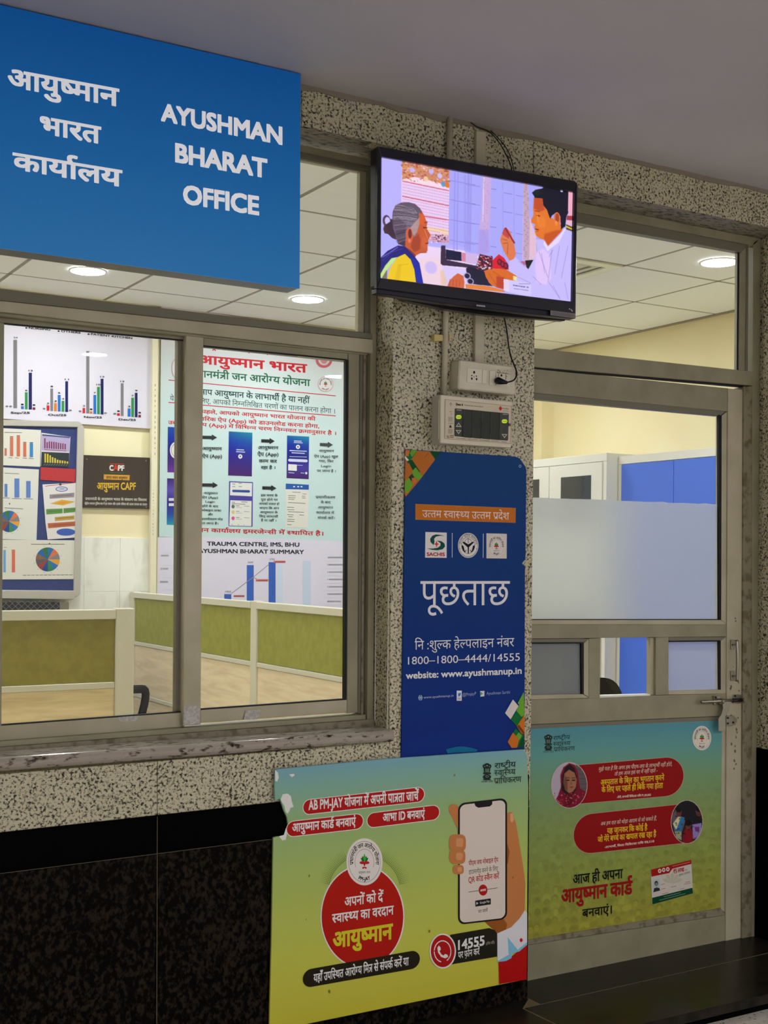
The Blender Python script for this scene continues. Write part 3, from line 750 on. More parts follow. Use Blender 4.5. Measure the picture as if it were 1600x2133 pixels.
d1 = struct('door_1', (3, YL, 0))
def ds(name, pts, m=M_ALU, Y=YL, d=.035, bev=.0012): return slab(name, pts, Y, d, m, d1, bev=bev)
lt0 = L((1112, 768), (1549, 812)); tr = L((1112, 818), (1514, 855)); g0_ = L((1109, 831), (1498, 866))
ds('top_rail', [(1040, lt0(1040)), (1517, lt0(1517)), (1517, 857), (1040, tr(1040))])
ds('glazing_bead', [(1040, tr(1040)+.5), (1514, tr(1514)+.5), (1500, g0_(1500)), (1040, g0_(1040))], M_ALUG, YL+.004, .03)
ds('lock_stile', [(1517, lt0(1517)), (1549.5, 812), (1546, 1964), (1512, 1967)], M_ALUL, YL-.004)
ds('glazing_bead', [(1503.5, 866), (1516.5, 856), (1514, 1301), (1502.5, 1291)], M_ALUL, YL+.002, .03)
ds('seal', [(1497.5, 864), (1503.5, 866), (1502.5, 1291), (1498.5, 1291)], M_SEAL, YL+.001, .01, 0)
ds('window_pane', [(1040, g0_(1040)-3), (1501, 863), (1501, 1292), (1040, 1292)], M_GLASS, YL+.012, .004, 0)
# frosted film with slightly ragged upper edge
top = [(1040+(1501-1040)*k/30, 1036+.037*(1040+(1501-1040)*k/30-1107)+random.uniform(-1, 1)*(1 if k > 12 else .3)) for k in range(31)]
ds('frosted_film', top+[(1501, 1291), (1040, 1291)], frosted_mat('frosted_film', (.93, .95, .96), .40, .10), YL+.0105, .0006, 0)
ds('seal', [(1040, 1289.5), (1501, 1289.5), (1501, 1292), (1040, 1292)], M_SEAL, YL+.006, .004, 0)
ds('glazing_bead', [(1040, 1291.5), (1502, 1291.5), (1514, 1301), (1040, 1301)], M_ALUL, YL+.002, .03)
ds('middle_rail', [(1040, 1301), (1514, 1301), (1514, 1326), (1040, 1331)])
ds('glazing_bead', [(1040, 1331), (1227, 1330.5), (1213, 1340), (1040, 1341)], M_ALUG, YL+.004, .03)
ds('glazing_bead', [(1392, 1327), (1514, 1326.5), (1501, 1335), (1394, 1337)], M_ALUG, YL+.004, .03)
ds('small_pane', [(1040, 1339), (1216, 1338), (1216, 1447), (1040, 1449)], frosted_mat('smoky_frosted_glass', (.46, .48, .48), .35, .5), YL+.012, .004, 0)
ds('small_pane', [(1392, 1334), (1501, 1333), (1501, 1438), (1392, 1439)], frosted_mat('frosted_glass', (.9, .92, .95), .35, .12), YL+.012, .004, 0)
ds('seal', [(1211, 1340), (1216.5, 1340), (1216.5, 1446), (1212, 1446)], M_SEAL, YL+.003, .008, 0)
ds('seal', [(1497.5, 1335), (1502, 1335), (1502, 1437), (1498.5, 1437)], M_SEAL, YL+.003, .008, 0)
ds('seal', [(1394, 1334.5), (1500, 1333.5), (1500, 1336.5), (1394, 1337.5)], M_SEAL, YL+.003, .008, 0)
ds('seal', [(1040, 1338.5), (1214, 1337.5), (1214, 1340.5), (1040, 1341.5)], M_SEAL, YL+.003, .008, 0)
ds('glazing_bead', [(1216.5, 1340), (1227, 1330), (1228, 1453), (1216.5, 1446)], M_ALUL, YL+.002, .03)
ds('glazing_bead', [(1502, 1335), (1514, 1326), (1513, 1445), (1502, 1437)], M_ALUL, YL+.002, .03)
ds('hatch_stile', [(1227, 1330), (1251.5, 1329), (1250, 1454), (1227, 1455)], M_ALU)
ds('hatch_edge', [(1355, 1328), (1366, 1328), (1366, 1447), (1354.5, 1448)], M_ALUL, YL+.012, .02)
ds('hatch_stile', [(1366.5, 1328), (1393, 1327), (1393, 1447), (1366.5, 1448)], M_ALU)
ds('glazing_bead', [(1040, 1448.5), (1214, 1446), (1228, 1454), (1040, 1459)], M_ALUL, YL+.002, .03)
ds('glazing_bead', [(1393, 1439), (1502, 1436.5), (1513, 1445), (1393, 1447)], M_ALUL, YL+.002, .03)
ds('hatch_sill', [(1250, 1449), (1355, 1446), (1355, 1450), (1250, 1454)], M_CREAMW, YL+.002, .03)
ds('lock_rail', [(1040, 1459), (1228, 1454.5), (1393, 1447.5), (1514, 1445), (1513, 1491), (1040, 1512)])
ds('glazing_bead', [(1040, 1512.5), (1513, 1491.5), (1505, 1500), (1040, 1522)], M_ALUG, YL+.004, .03)
ds('lower_panel', [(1040, 1520), (1506, 1500), (1503, 1896), (1040, 1975)], M_ALUL, YL+.010, .02, 0)
ds('glazing_bead', [(1504, 1500), (1513.5, 1492), (1512, 1903), (1501, 1893)], M_ALUL, YL+.003, .03)
k1 = L((1101, 1958), (1500, 1892)); k2 = L((1101, 1968), (1512, 1906)); k3 = L((1099, 2045), (1512, 1966))
ds('glazing_bead', [(1040, k1(1040)), (1502, k1(1502)), (1512, k2(1512)), (1040, k2(1040))], M_ALUD, YL-.001, .03)
ds('kick_rail', [(1040, k2(1040)+.5), (1512, k2(1512)+.5), (1512, k3(1512)), (1040, k3(1040))], M_ALU, YL)
# pull handle: two posts and a bowed strip
hm = M_STEEL
def pt(x, y, d): a = P(x, y, YL-.004-d); return a
for ya, yb in ((1333, 1353), (1398, 1418)):
    ds('handle_base', [(1523.5, ya), (1531, ya), (1531, yb), (1523.5, yb)], hm, YL-.010, .006, .001)
    a = P(1527, (ya+yb)/2, YL-.010); b2_ = P(1534, (ya+yb)/2, YL-.034)
    tube('handle_post', [a, b2_], .004, hm, d1)
pth = smooth_path([P(1535+1.5*math.sin(math.pi*k/8), 1333+86*k/8, YL-.034-.006*math.sin(math.pi*k/8)) for k in range(9)], 2)
v, f = tube_data(pth, .0062, 8); link('handle_grip', mesh_from(v, f, smooth=True), d1, hm)
# slide bolt with lever plate and staple
tube('bolt_rod', [P(1461, 1462, YL-.02), P(1546, 1458, YL-.02)], .0058, hm, d1, 14)
ds('bolt_bracket', [(1488, 1450), (1500, 1450), (1500, 1468), (1488, 1468)], hm, YL-.008, .008, .001)
ds('bolt_bracket', [(1529, 1447), (1545, 1447), (1545, 1465), (1529, 1465)], hm, YL-.010, .006, .001)
for x, y in ((1503, 1461), (1546, 1459)):
    c = P(x, y, YL-.02); v = []; f = []
    for k in range(17):
        a = 2*math.pi*k/16
        for dx in (-.004, .004): v.append((c[0]+dx, c[1]+.0105*math.cos(a), c[2]+.0105*math.sin(a)))
    f = [(2*k, 2*k+1, 2*k+3, 2*k+2) for k in range(16)]
    f += [tuple(range(0, 32, 2)), tuple(range(31, 0, -2))]
    link('bolt_collar', mesh_from(v, f), d1, hm)
tube('bolt_sleeve', [P(1525, 1459.3, YL-.02), P(1545, 1458.4, YL-.02)], .0068, mat((28, 24, 20), .4), d1, 14)
ds('bolt_lever', [(1505, 1463), (1523, 1461), (1519, 1481), (1512, 1492), (1512, 1520), (1507, 1524), (1497.5, 1523), (1497, 1497), (1504, 1487), (1507, 1476)], hm, YL-.024, .003, .0006)
ds('staple_plate', [(1513.5, 1491.5), (1529, 1491), (1535, 1497), (1536, 1503), (1532, 1510), (1526, 1512), (1514, 1511)], hm, YL-.012, .003, .0006)
for x, y in ((1517, 1495.5), (1517, 1507), (1528, 1505), (1491.5, 1453), (1532, 1450)):
    ds('screw_hole', [(x-1.7, y-2), (x+1.7, y-2), (x+1.7, y+2), (x-1.7, y+2)], M_SEAL, YL-.0135, .002, 0)

# grime on the lock stile and frame
M_GR = mat((96, 84, 60), .6, k=.72)
rs = random.Random(3)
for k in range(46):
    if k < 26: x = 1531+rs.gauss(0, 4.5); y = rs.choice([1427, 1440, 1480, 1500, 1530, 1552, 1590, 1370, 1290])+rs.gauss(0, 10); Yq = YL-.0043
    else: x = 1554+rs.gauss(0, 3); y = rs.choice([1350, 1385, 1410, 1430, 1485, 1530, 1620, 1700, 1100])+rs.gauss(0, 9); Yq = YD+.0027
    x = min(max(x, 1519), 1544) if k < 26 else min(max(x, 1550), 1564); r = rs.uniform(.8, 2.4)
    pts = [(x+r*rs.uniform(.6, 1.2)*math.cos(a), y+r*1.7*rs.uniform(.5, 1.3)*math.sin(a)) for a in np.linspace(0, 2*math.pi, 10)[:-1]]
    ds('grime_spot', pts, M_GR, Yq, .0002, 0)

# ---- downlights
def downlight(name, x, y, z, strength, col, label, group, r=.082):
    t = thing(name, label, 'ceiling light', (x, y, z), group)
    disc('lamp_disc', (x, y, z-.003), r, emis(col, strength), t, h=.003)
    ring('lamp_rim', (x, y, z-.006), r, r+.010, mat((225, 225, 225), .4), t, h=.006)
    return t
wh = ['white round ceiling light seen through the glass below the left half of the blue sign',
      'white round ceiling light seen just below the lower right corner of the blue sign',
      'bright round ceiling light at the right end of the glass above the door']
lab = {(1.908, 6.0): wh[0], (3.108, 6.0): wh[1], (4.308, 4.2): wh[2]}
for q in lights_o:
    l_ = lab.get(q)
    downlight('ceiling_light', q[0], q[1], ZO+.0, OFFICE_LAMP, (246, 249, 255), l_ or 'added round office ceiling light, unseen behind the sign, pillar or wall', 'office ceiling lights')
for x in (-.95, .85, 2.65, 4.45, 6.25):  # row extended past the mirrored lights with unseen ones added for brightness
    for y in (-1.5,):
        downlight('corridor_light', x, y, ZC, CORRIDOR_LAMP, (246, 248, 255), 'round corridor ceiling light behind the viewer, in the row partly mirrored in the window glass', 'corridor ceiling lights')

# ---- air vent
xv, yv = 3.408, 4.5
av = thing('air_vent', 'square white louvred ceiling air vent beside the television, seen through the glass above the door', 'air vent', (xv+.3, yv+.3, ZO))
wv = mat((226, 218, 196), .5)
def sq_ring(name, a, b, z0, z1, m):
    cx, cy = xv+.3, yv+.3; v = []
    for r, z in ((a, z0), (b, z0), (b, z1), (a, z1)):
        v += [(cx-r, cy-r, z), (cx+r, cy-r, z), (cx+r, cy+r, z), (cx-r, cy+r, z)]
    f = []
    for q in range(4):
        for k in range(4): f.append((q*4+k, q*4+(k+1) % 4, ((q+1) % 4)*4+(k+1) % 4, ((q+1) % 4)*4+k))
    link(name, mesh_from(v, f), av, m)
sq_ring('vent_frame', .29, .235, ZO-.004, ZO+.004, wv)
for k in range(4): sq_ring('vent_louvre', .225-.05*k, .190-.05*k, ZO+.004+.004*(k % 2), ZO+.014, mat((186, 180, 168), .5))
box('vent_back', (xv+.02, yv+.02, ZO+.03), (xv+.58, yv+.58, ZO+.035), mat((40, 40, 42), .6), av)

# ================================================================== THINGS ON THE FRONT WALL
# ---- blue sign
YS = YG-.085
sg_ = thing('office_sign', 'large blue box sign with white Hindi and English lettering, hung above the window', 'sign', (P(300, 300, YS)[0], YS, 2.3))
sign_blue = zgrad('blue_sign_sheet', [(zof((300, 600), YS), (44, 112, 170)), (zof((300, 330), YS), (28, 98, 162)), (zof((300, 60), YS), (12, 80, 148))], .28, .80, wear=False)  # blue lightens downward: glossy sheen painted into the sheet colour
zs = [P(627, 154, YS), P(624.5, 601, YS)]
b_ = sign_blue.node_tree.nodes['Principled BSDF']; l_ = b_.inputs['Base Color'].links[0].from_socket; sign_blue.node_tree.links.new(l_, b_.inputs['Emission Color']); b_.inputs['Emission Strength'].default_value = .30  # weak glow added to the blue face as well
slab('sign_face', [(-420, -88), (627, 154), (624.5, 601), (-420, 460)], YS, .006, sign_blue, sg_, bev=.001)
mtr = mat((98, 94, 84), .35)
slab('sign_box', [(-420, -87), (626.5, 155.5), (624, 600.5), (-420, 459.5)], YS+.0065, .075, mtr, sg_, bev=.001)
a_ = Art(sg_, YS, crop(0, 0, 2.5)); wt_ = (228, 228, 240)
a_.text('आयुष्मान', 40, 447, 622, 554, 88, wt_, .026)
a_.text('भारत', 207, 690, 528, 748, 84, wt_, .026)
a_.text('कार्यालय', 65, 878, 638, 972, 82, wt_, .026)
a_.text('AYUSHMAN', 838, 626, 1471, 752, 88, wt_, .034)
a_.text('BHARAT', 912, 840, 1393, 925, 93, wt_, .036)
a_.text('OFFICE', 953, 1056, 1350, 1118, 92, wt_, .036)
# sign taken as backlit: slight emission added to its white lettering
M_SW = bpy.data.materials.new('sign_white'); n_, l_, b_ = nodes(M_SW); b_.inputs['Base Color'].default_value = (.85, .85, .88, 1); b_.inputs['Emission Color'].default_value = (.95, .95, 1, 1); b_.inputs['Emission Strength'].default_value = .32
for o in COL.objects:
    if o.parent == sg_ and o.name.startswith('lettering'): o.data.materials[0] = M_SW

# ---- television
YT_ = 3.05
tv = thing('television', 'flat black television showing a doctor talking to an elderly woman, on the granite pillar', 'television', P(995, 480, YT_))
MT = mat((14, 14, 30), .18, spec=.6); MT2 = mat((10, 10, 16), .3)
sc = [(795, 326), (1197.5, 400), (1193, 628.5), (793, 579)]
out = [(787, 304), (1199, 377), (1204, 382), (1200.5, 655), (1196, 655), (788, 600), (784, 596), (784, 309)]
slab('screen_housing', out, YT_+.012, .035, MT2, tv, bev=.003)
# bezel ring of four glossy bars
o4 = [(787.5, 305), (1203, 380.5), (1199.5, 654), (785, 600)]
def bar(a, b, c, d, n='bezel'): slab(n, [a, b, c, d], YT_, .016, MT, tv, bev=.0015)
bar(o4[0], o4[1], sc[1], sc[0]); bar(sc[3], sc[2], o4[2], o4[3]); bar(o4[0], sc[0], sc[3], o4[3]); bar(sc[1], o4[1], o4[2], sc[2])
slab('rear_housing', [(800, 335), (1185, 400), (1182, 668), (1010, 655), (930, 643), (850, 626), (800, 600)], YT_+.047, .035, MT2, tv, bev=.006)
slab('lower_lip', [(785, 600.5), (1199.5, 654.5), (1199, 664), (1115, 655), (940, 634), (860, 622), (785, 611)], YT_+.010, .03, mat((26, 25, 40), .3), tv, bev=.002)
slab('rating_label', [(1147, 646.5), (1199, 653), (1199, 663.5), (1147, 656.5)], YT_-.001, .0008, mat((120, 112, 112), .5), tv, bev=0)
a_ = Art(tv, YT_-.0009, base=.0004); a_.begin()
for k in range(3): a_.rect(1150, 649.5+k*2.2, 1196 if k % 2 else 1190, 650.2+k*2.2, (90, 84, 86), slope=.125)
a_.end('label_print')
slab('logo_badge', [(993, 634.5), (1011, 636.5), (1011, 639.5), (993, 637.5)], YT_-.0012, .002, mat((150, 140, 150), .3, metal=.6), tv, bev=0)
for x, y in ((1190, 645), (1186.5, 643.5), (1192, 647.5)): slab('indicator_mark', [(x-1, y-1), (x+1, y-1), (x+1, y+1), (x-1, y+1)], YT_-.0008, .0006, mat((200, 200, 215), .4), tv, bev=0)
box('wall_bracket', (P(990, 500, YG)[0]-.06, YT_+.078, zof((1000, 560), YG)), (P(1010, 500, YG)[0]+.06, YG-.001, zof((1000, 430), YG)), mat((30, 30, 34), .4, metal=.4), tv, .002)
slab('bracket_foot', [(993, 641), (1014, 644), (1014, 652), (993, 649)], YT_+.088, .02, mat((90, 90, 92), .3, metal=.6), tv)

# picture shown on the screen
def hom(src, dst):
    A = []; b = []
    for (x, y), (u, v) in zip(src, dst):
        A += [[x, y, 1, 0, 0, 0, -u*x, -u*y], [0, 0, 0, x, y, 1, -v*x, -v*y]]; b += [u, v]
    h = np.linalg.solve(np.array(A, float), np.array(b, float)); H = np.append(h, 1).reshape(3, 3)
    return lambda x, y: tuple((H @ np.array([x, y, 1]))[:2]/(H @ np.array([x, y, 1]))[2])
NW, NH = 440, 262
scr = crop
cq = [(p[0], p[1]) for p in sc]
# bilinear grid on the quad: use an affine-like homography inverse of the quad (quad is close to a parallelogram)
Hq = hom(cq, [(0, 0), (NW, 0), (NW, NH), (0, NH)])
cv = Canvas(NW, NH, (176, 172, 250))
TA, TB = crop(780, 300, 6.273), crop(980, 340, 6.274)
def pa(pts, col, **k): cv.poly([Hq(*TA(*p)) for p in pts], col, **k)
def pb(pts, col, **k): cv.poly([Hq(*TB(*p)) for p in pts], col, **k)
def la(x0, y0, x1, y1, w, col, **k):
    p, q = Hq(*TA(x0, y0)), Hq(*TA(x1, y1)); cv.line(*p, *q, w/5.8, col, **k)
def lb(x0, y0, x1, y1, w, col, **k):
    p, q = Hq(*TB(x0, y0)), Hq(*TB(x1, y1)); cv.line(*p, *q, w/5.8, col, **k)
def ea(x, y, rx, ry, col, **k): p = Hq(*TA(x, y)); cv.ell(*p, rx/5.8, ry/5.8, col, **k)
def eb(x, y, rx, ry, col, **k): p = Hq(*TB(x, y)); cv.ell(*p, rx/5.8, ry/5.8, col, **k)
ea(220, 500, 190, 500, (190, 178, 252), al=.6, blur=5)
pa([(560, 1320), (1380, 1420), (1400, 2000), (560, 1900)], (232, 208, 240), blur=2)
pa([(640, 1500), (980, 1480), (1000, 1900), (660, 1850)], (236, 206, 218), al=.8, blur=5)
ea(790, 1620, 80, 80, (190, 176, 250), al=.7, blur=3)
# window with bars
pa([(1045, 340), (1500, 400), (1500, 1400), (1030, 1320)], (166, 164, 246))
pb([(0, 130), (1345, 380), (1345, 1500), (0, 1200)], (168, 166, 246))
for y in (490, 740, 1000, 1265): la(1045, y, 1380, y+60, 9, (136, 122, 196), al=.8)
for y in (300, 545, 795, 1050): lb(0, y-10, 190, y+20, 9, (130, 116, 190), al=.7); lb(320, y+45, 400, y+58, 9, (126, 112, 186), al=.8); lb(490, y+100, 600, y+120, 10, (132, 120, 190), al=.85); lb(640, y+130, 740, y+150, 9, (132, 120, 190), al=.7)
for x in (1115, 1155, 1290, 1330): la(x, 380, x-15, 1400, 16, (150, 140, 226), al=.7, blur=1)
for x in (1250, 1300): la(x, 420, x, 1420, 26, (146, 138, 222), al=.45, blur=2)
for x in (480, 620): lb(x, 260, x+5, 1240, 10, (146, 142, 224), al=.6, blur=1)
# curtains
pb([(218, 180), (338, 205), (322, 640), (303, 1190), (160, 1190), (180, 880), (192, 760), (212, 560)], (196, 168, 220), blur=1)
pb([(160, 1190), (180, 880), (303, 880), (303, 1190)], (164, 150, 232), al=.8, blur=3)
lb(240, 200, 225, 780, 8, (236, 226, 252), al=.9)
lb(275, 210, 265, 900, 26, (214, 170, 210), al=.5, blur=2)
for k in range(26): eb(265+random.uniform(-40, 40), 230+k*36, 14, 12, (170, 140, 206), al=.35, blur=1)
pb([(740, 280), (795, 285), (812, 700), (895, 960), (900, 1280), (728, 1275)], (222, 186, 210), blur=1)
pb([(740, 285), (795, 290), (820, 800), (810, 1270), (735, 1270)], (190, 160, 184), al=.9, blur=1)
for k in range(34): eb(770+random.uniform(-22, 28), 300+k*28, 13, 11, (150, 124, 154), al=.5, blur=1)
# calendar
pa([(385, 225), (1042, 345), (1027, 1312), (372, 1200)], (232, 200, 240))
pa([(385, 225), (1042, 345), (1036, 600), (390, 480)], (206, 138, 100))
pa([(400, 470), (560, 440), (700, 470), (900, 520), (1036, 590), (1036, 605), (390, 485)], (244, 214, 232), blur=1)
for k in range(240):
    u, v = random.random(), random.random()**1.6; x = 390+u*650; y = 235+u*115+v*235
    ea(x, y, random.uniform(5, 20), random.uniform(4, 14), random.choice([(178, 62, 70), (222, 160, 80), (236, 200, 236), (150, 90, 60), (196, 120, 140), (230, 150, 160)]), al=.75, blur=0)
for x, y, c in ((530, 350, (196, 176, 250)), (790, 370, (190, 180, 246)), (910, 430, (206, 190, 246)), (960, 540, (80, 150, 220)), (1010, 550, (226, 120, 30)), (720, 470, (236, 206, 160))): ea(x, y, 32, 34, c, al=.9, blur=1)
for (x0, y0, x1, y1, c) in ((392, 492, 1036, 625, (200, 88, 96)), (392, 690, 1032, 820, (206, 84, 96)), (540, 930, 1030, 1005, (204, 70, 90)), (720, 1110, 1025, 1200, (236, 190, 150))): la(x0, y0, x1, y1, 14, c, al=.85)
pa([(740, 1090), (1028, 1130), (1026, 1190), (745, 1150)], (240, 206, 176))
for r in range(17):
    for q in range(30):
        x = 405+q*21.5; y = 535+r*38+(x-405)*.2
        if y > 1170: continue
        ea(x, y, 4.5, 6, (150, 96, 140), al=.75)
pa([(750, 1180), (1026, 1205), (1027, 1312), (740, 1270)], (204, 160, 190))
for k in range(40): ea(760+random.random()*260, 1200+random.random()*95, 12, 10, random.choice([(80, 40, 60), (206, 120, 140), (236, 210, 230)]), al=.8)
# monitor frame, desk
pa([(925, 1350), (935, 1335), (985, 1335), (992, 1520), (1400, 1600), (1400, 1650), (1300, 1625), (945, 1592), (922, 1570)], (56, 38, 66))
pa([(990, 1385), (1198, 1422), (1202, 1538), (992, 1518)], (20, 22, 58))
pa([(1198, 1425), (1282, 1440), (1282, 1558), (1202, 1540)], (206, 130, 160))
pa([(1282, 1440), (1330, 1450), (1330, 1560), (1282, 1555)], (226, 206, 240))
pb([(0, 1175), (180, 1200), (150, 1330), (0, 1310)], (206, 176, 226))
pa([(940, 1600), (1400, 1660), (1400, 1850), (980, 1860)], (214, 198, 246), blur=1)
pa([(915, 1660), (960, 1650), (1010, 1800), (1000, 1860), (930, 1850)], (226, 190, 160), al=.7, blur=3)
pb([(0, 1585), (300, 1612), (500, 1668), (500, 1700), (0, 1660)], (226, 128, 52))
pb([(0, 1640), (500, 1690), (500, 1740), (0, 1665)], (206, 184, 236))
# things on desk
pb([(140, 1345), (185, 1195), (350, 1235), (352, 1400), (230, 1420), (140, 1385)], (66, 30, 50))
for k in range(60): eb(150+random.random()*200, 1210+random.random()*190, 13, 9, random.choice([(236, 226, 244), (200, 40, 60), (30, 14, 30), (226, 150, 170)]), al=.9)
pb([(350, 1275), (430, 1198), (500, 1250), (545, 1330), (555, 1400), (345, 1385)], (214, 26, 48))
for x, y in ((440, 1300), (480, 1330), (520, 1350)): eb(x, y, 34, 44, (60, 14, 40), al=.8); eb(x-4, y-4, 18, 26, (190, 40, 70), al=.7)
pb([(20, 1380), (60, 1358), (250, 1425), (300, 1560), (352, 1612), (150, 1592), (50, 1578), (10, 1500)], (22, 22, 48))
pa([(1260, 1630), (1300, 1612), (1400, 1640), (1400, 1830), (1310, 1830), (1270, 1740)], (24, 22, 50))
for x, y in ((60, 1550), (20, 1480)): eb(x, y, 48, 44, (176, 164, 216), al=.9); eb(x, y, 34, 32, (26, 24, 52), al=1)
pb([(760, 1278), (872, 1268), (858, 1330), (812, 1392), (780, 1388)], (26, 20, 26))
pb([(700, 1290), (762, 1290), (770, 1340), (720, 1330)], (190, 80, 100), al=.8)
# elderly woman
hair = [(250, 960), (258, 880), (300, 805), (380, 772), (480, 768), (570, 792), (640, 850), (665, 905), (630, 1000), (612, 1120), (560, 1225), (500, 1130), (440, 1140), (440, 1230), (430, 1345), (330, 1310), (318, 1240), (262, 1110)]
pa([(120, 1110), (150, 1030), (200, 985), (262, 985), (300, 1100), (335, 1265), (250, 1235), (190, 1180), (140, 1170)], (70, 46, 60))
ea(170, 1010, 52, 75, (88, 60, 80)); ea(182, 1010, 34, 50, (196, 190, 250))
pa([(150, 1060), (250, 1000), (300, 1130), (330, 1250), (220, 1200)], (62, 42, 58))
pa([(600, 880), (655, 868), (700, 950), (738, 1050), (728, 1110), (785, 1195), (768, 1240), (750, 1262), (758, 1300), (742, 1330), (745, 1400), (720, 1430), (650, 1432), (580, 1465), (500, 1410), (420, 1340), (440, 1200), (480, 1110), (560, 1200), (610, 1110), (620, 1000)], (196, 88, 48))
pa([(420, 1340), (520, 1400), (585, 1462), (565, 1500), (400, 1400), (330, 1330)], (122, 54, 50))
pa(hair, (98, 84, 104))
pa([(260, 1000), (330, 960), (450, 1060), (440, 1200), (430, 1340), (330, 1305), (310, 1200)], (62, 46, 72), al=.9, blur=2)
for k in range(60):
    y0 = 800+k*6.5; x0 = 262+abs(k-20)*1.2; c = random.choice([(168, 156, 168), (62, 50, 72), (140, 126, 142), (84, 70, 92), (196, 184, 190)])
    p = [Hq(*TA(x0+t*(600-x0)+20*math.sin(t*3), y0+(1.0-t)*120*(k/60)+t*random.uniform(60, 120)*math.sin(t*1.5)*(1-k/70))) for t in np.linspace(0, .98, 7)]
    for a, b in zip(p[:-1], p[1:]): cv.line(*a, *b, .8, c, .6)
pa([(500, 1110), (560, 1040), (640, 960), (630, 1060), (600, 1150), (560, 1215), (530, 1170)], (186, 152, 150), al=.85, blur=1)
pa([(620, 900), (690, 940), (730, 1040), (700, 1080), (640, 1050), (625, 980)], (216, 96, 46), al=.8, blur=2)
pa([(540, 1230), (620, 1180), (650, 1260), (640, 1380), (560, 1420), (510, 1350)], (150, 58, 38), al=.75, blur=3)
ea(700, 1300, 42, 70, (214, 100, 56), al=.6, blur=3)
la(680, 1100, 742, 1108, 12, (70, 26, 30)); la(700, 1040, 745, 1030, 16, (110, 50, 44), al=.8, blur=1)
la(700, 1130, 745, 1240, 10, (240, 150, 110), al=.6, blur=1); la(715, 1310, 755, 1302, 10, (90, 26, 28)); la(640, 1425, 735, 1425, 10, (120, 44, 36), al=.6, blur=1)
ea(490, 1205, 46, 100, (206, 92, 58)); ea(500, 1180, 24, 60, (96, 36, 40), al=.9); ea(492, 1270, 16, 26, (226, 120, 80))
pa([(80, 1490), (180, 1400), (330, 1330), (430, 1345), (560, 1468), (632, 1560), (690, 1850), (585, 1850), (545, 1620), (432, 1442), (330, 1480), (200, 1590), (80, 1720)], (32, 28, 120))
pa([(500, 1480), (560, 1500), (632, 1570), (690, 1850), (600, 1850), (560, 1640)], (22, 40, 176), al=.8, blur=1)
la(110, 1480, 330, 1352, 8, (170, 150, 230), al=.7); la(100, 1530, 300, 1370, 5, (120, 100, 190), al=.6); la(200, 1425, 400, 1370, 7, (80, 66, 160), al=.8)
pa([(80, 1700), (150, 1590), (240, 1495), (325, 1480), (205, 1610), (110, 1735), (85, 1740)], (190, 226, 130))
pa([(175, 1780), (215, 1620), (330, 1480), (430, 1440), (510, 1515), (560, 1640), (590, 1850), (175, 1850)], (234, 196, 22))
pa([(330, 1600), (380, 1560), (350, 1850), (260, 1850)], (206, 160, 16), al=.4, blur=3); la(330, 1590, 480, 1570, 8, (190, 150, 20), al=.5, blur=1)
pa([(110, 1735), (175, 1640), (178, 1800), (110, 1800)], (120, 110, 90))
pa([(1000, 1890), (1040, 1790), (1090, 1740), (1150, 1695), (1225, 1730), (1240, 1810), (1230, 1940), (1000, 1930)], (206, 96, 56))
for k in range(4): la(1050+k*42, 1770+k*6, 1040+k*45, 1860, 7, (140, 56, 40), al=.7)
# man at the desk
pb([(560, 1285), (640, 1235), (800, 1392), (915, 1165), (895, 1005), (1000, 1008), (1040, 1092), (1170, 960), (1250, 840), (1350, 922), (1345, 1830), (830, 1745), (835, 1580), (640, 1550), (560, 1440)], (196, 184, 252))
pb([(900, 1170), (980, 1120), (1060, 1200), (1080, 1500), (1020, 1590), (900, 1560), (880, 1350)], (224, 196, 244), al=.85, blur=3)
for (x0, y0, x1, y1) in ((930, 1160, 1040, 1500), (1090, 1130, 1040, 1560), (960, 1180, 1000, 1440), (1100, 1140, 1050, 1230), (1050, 1560, 1190, 1780), (850, 1480, 960, 1590), (680, 1290, 760, 1360), (1180, 1080, 1120, 1450), (1280, 1080, 1200, 1500), (1100, 1600, 1180, 1760), (640, 1480, 830, 1570), (1240, 1560, 1280, 1780)): lb(x0, y0, x1, y1, 7, (140, 122, 196), al=.7)
pb([(1000, 1010), (1040, 1092), (1180, 940), (1240, 850), (1252, 870), (1170, 1040), (1060, 1130), (1035, 1160), (985, 1060)], (226, 214, 255))
pb([(870, 460), (975, 470), (990, 560), (1035, 620), (1062, 705), (1110, 740), (1190, 800), (1215, 880), (1120, 985), (1040, 1088), (1000, 1010), (940, 992), (895, 955), (880, 905), (890, 870), (868, 850), (886, 815), (870, 800), (836, 792), (836, 745), (862, 695), (858, 600)], (224, 116, 40))
pb([(870, 460), (975, 470), (990, 560), (1000, 620), (940, 640), (870, 600)], (184, 66, 36), al=.8, blur=3)
pb([(1000, 930), (1150, 880), (1215, 880), (1040, 1088), (990, 1000)], (190, 74, 26), al=.8, blur=3)
eb(960, 780, 60, 80, (238, 132, 52), al=.6, blur=4)
pb([(845, 395), (890, 355), (965, 340), (995, 318), (960, 200), (1300, 200), (1300, 380), (1285, 650), (1262, 700), (1248, 830), (1196, 872), (1190, 700), (1150, 645), (1090, 690), (1068, 735), (1052, 690), (1030, 620), (985, 560), (975, 470), (880, 462), (868, 430)], (16, 14, 36))
pb([(845, 395), (890, 360), (940, 370), (930, 440), (880, 460)], (20, 44, 30), al=.7, blur=1)
eb(1150, 735, 44, 92, (226, 112, 50)); eb(1152, 720, 26, 62, (150, 54, 40), al=.8); eb(1140, 790, 20, 34, (238, 136, 70))
lb(880, 630, 940, 640, 12, (120, 44, 36), al=.8, blur=1); lb(900, 690, 945, 700, 12, (90, 30, 30)); lb(905, 660, 925, 780, 10, (246, 158, 80), al=.7, blur=1)
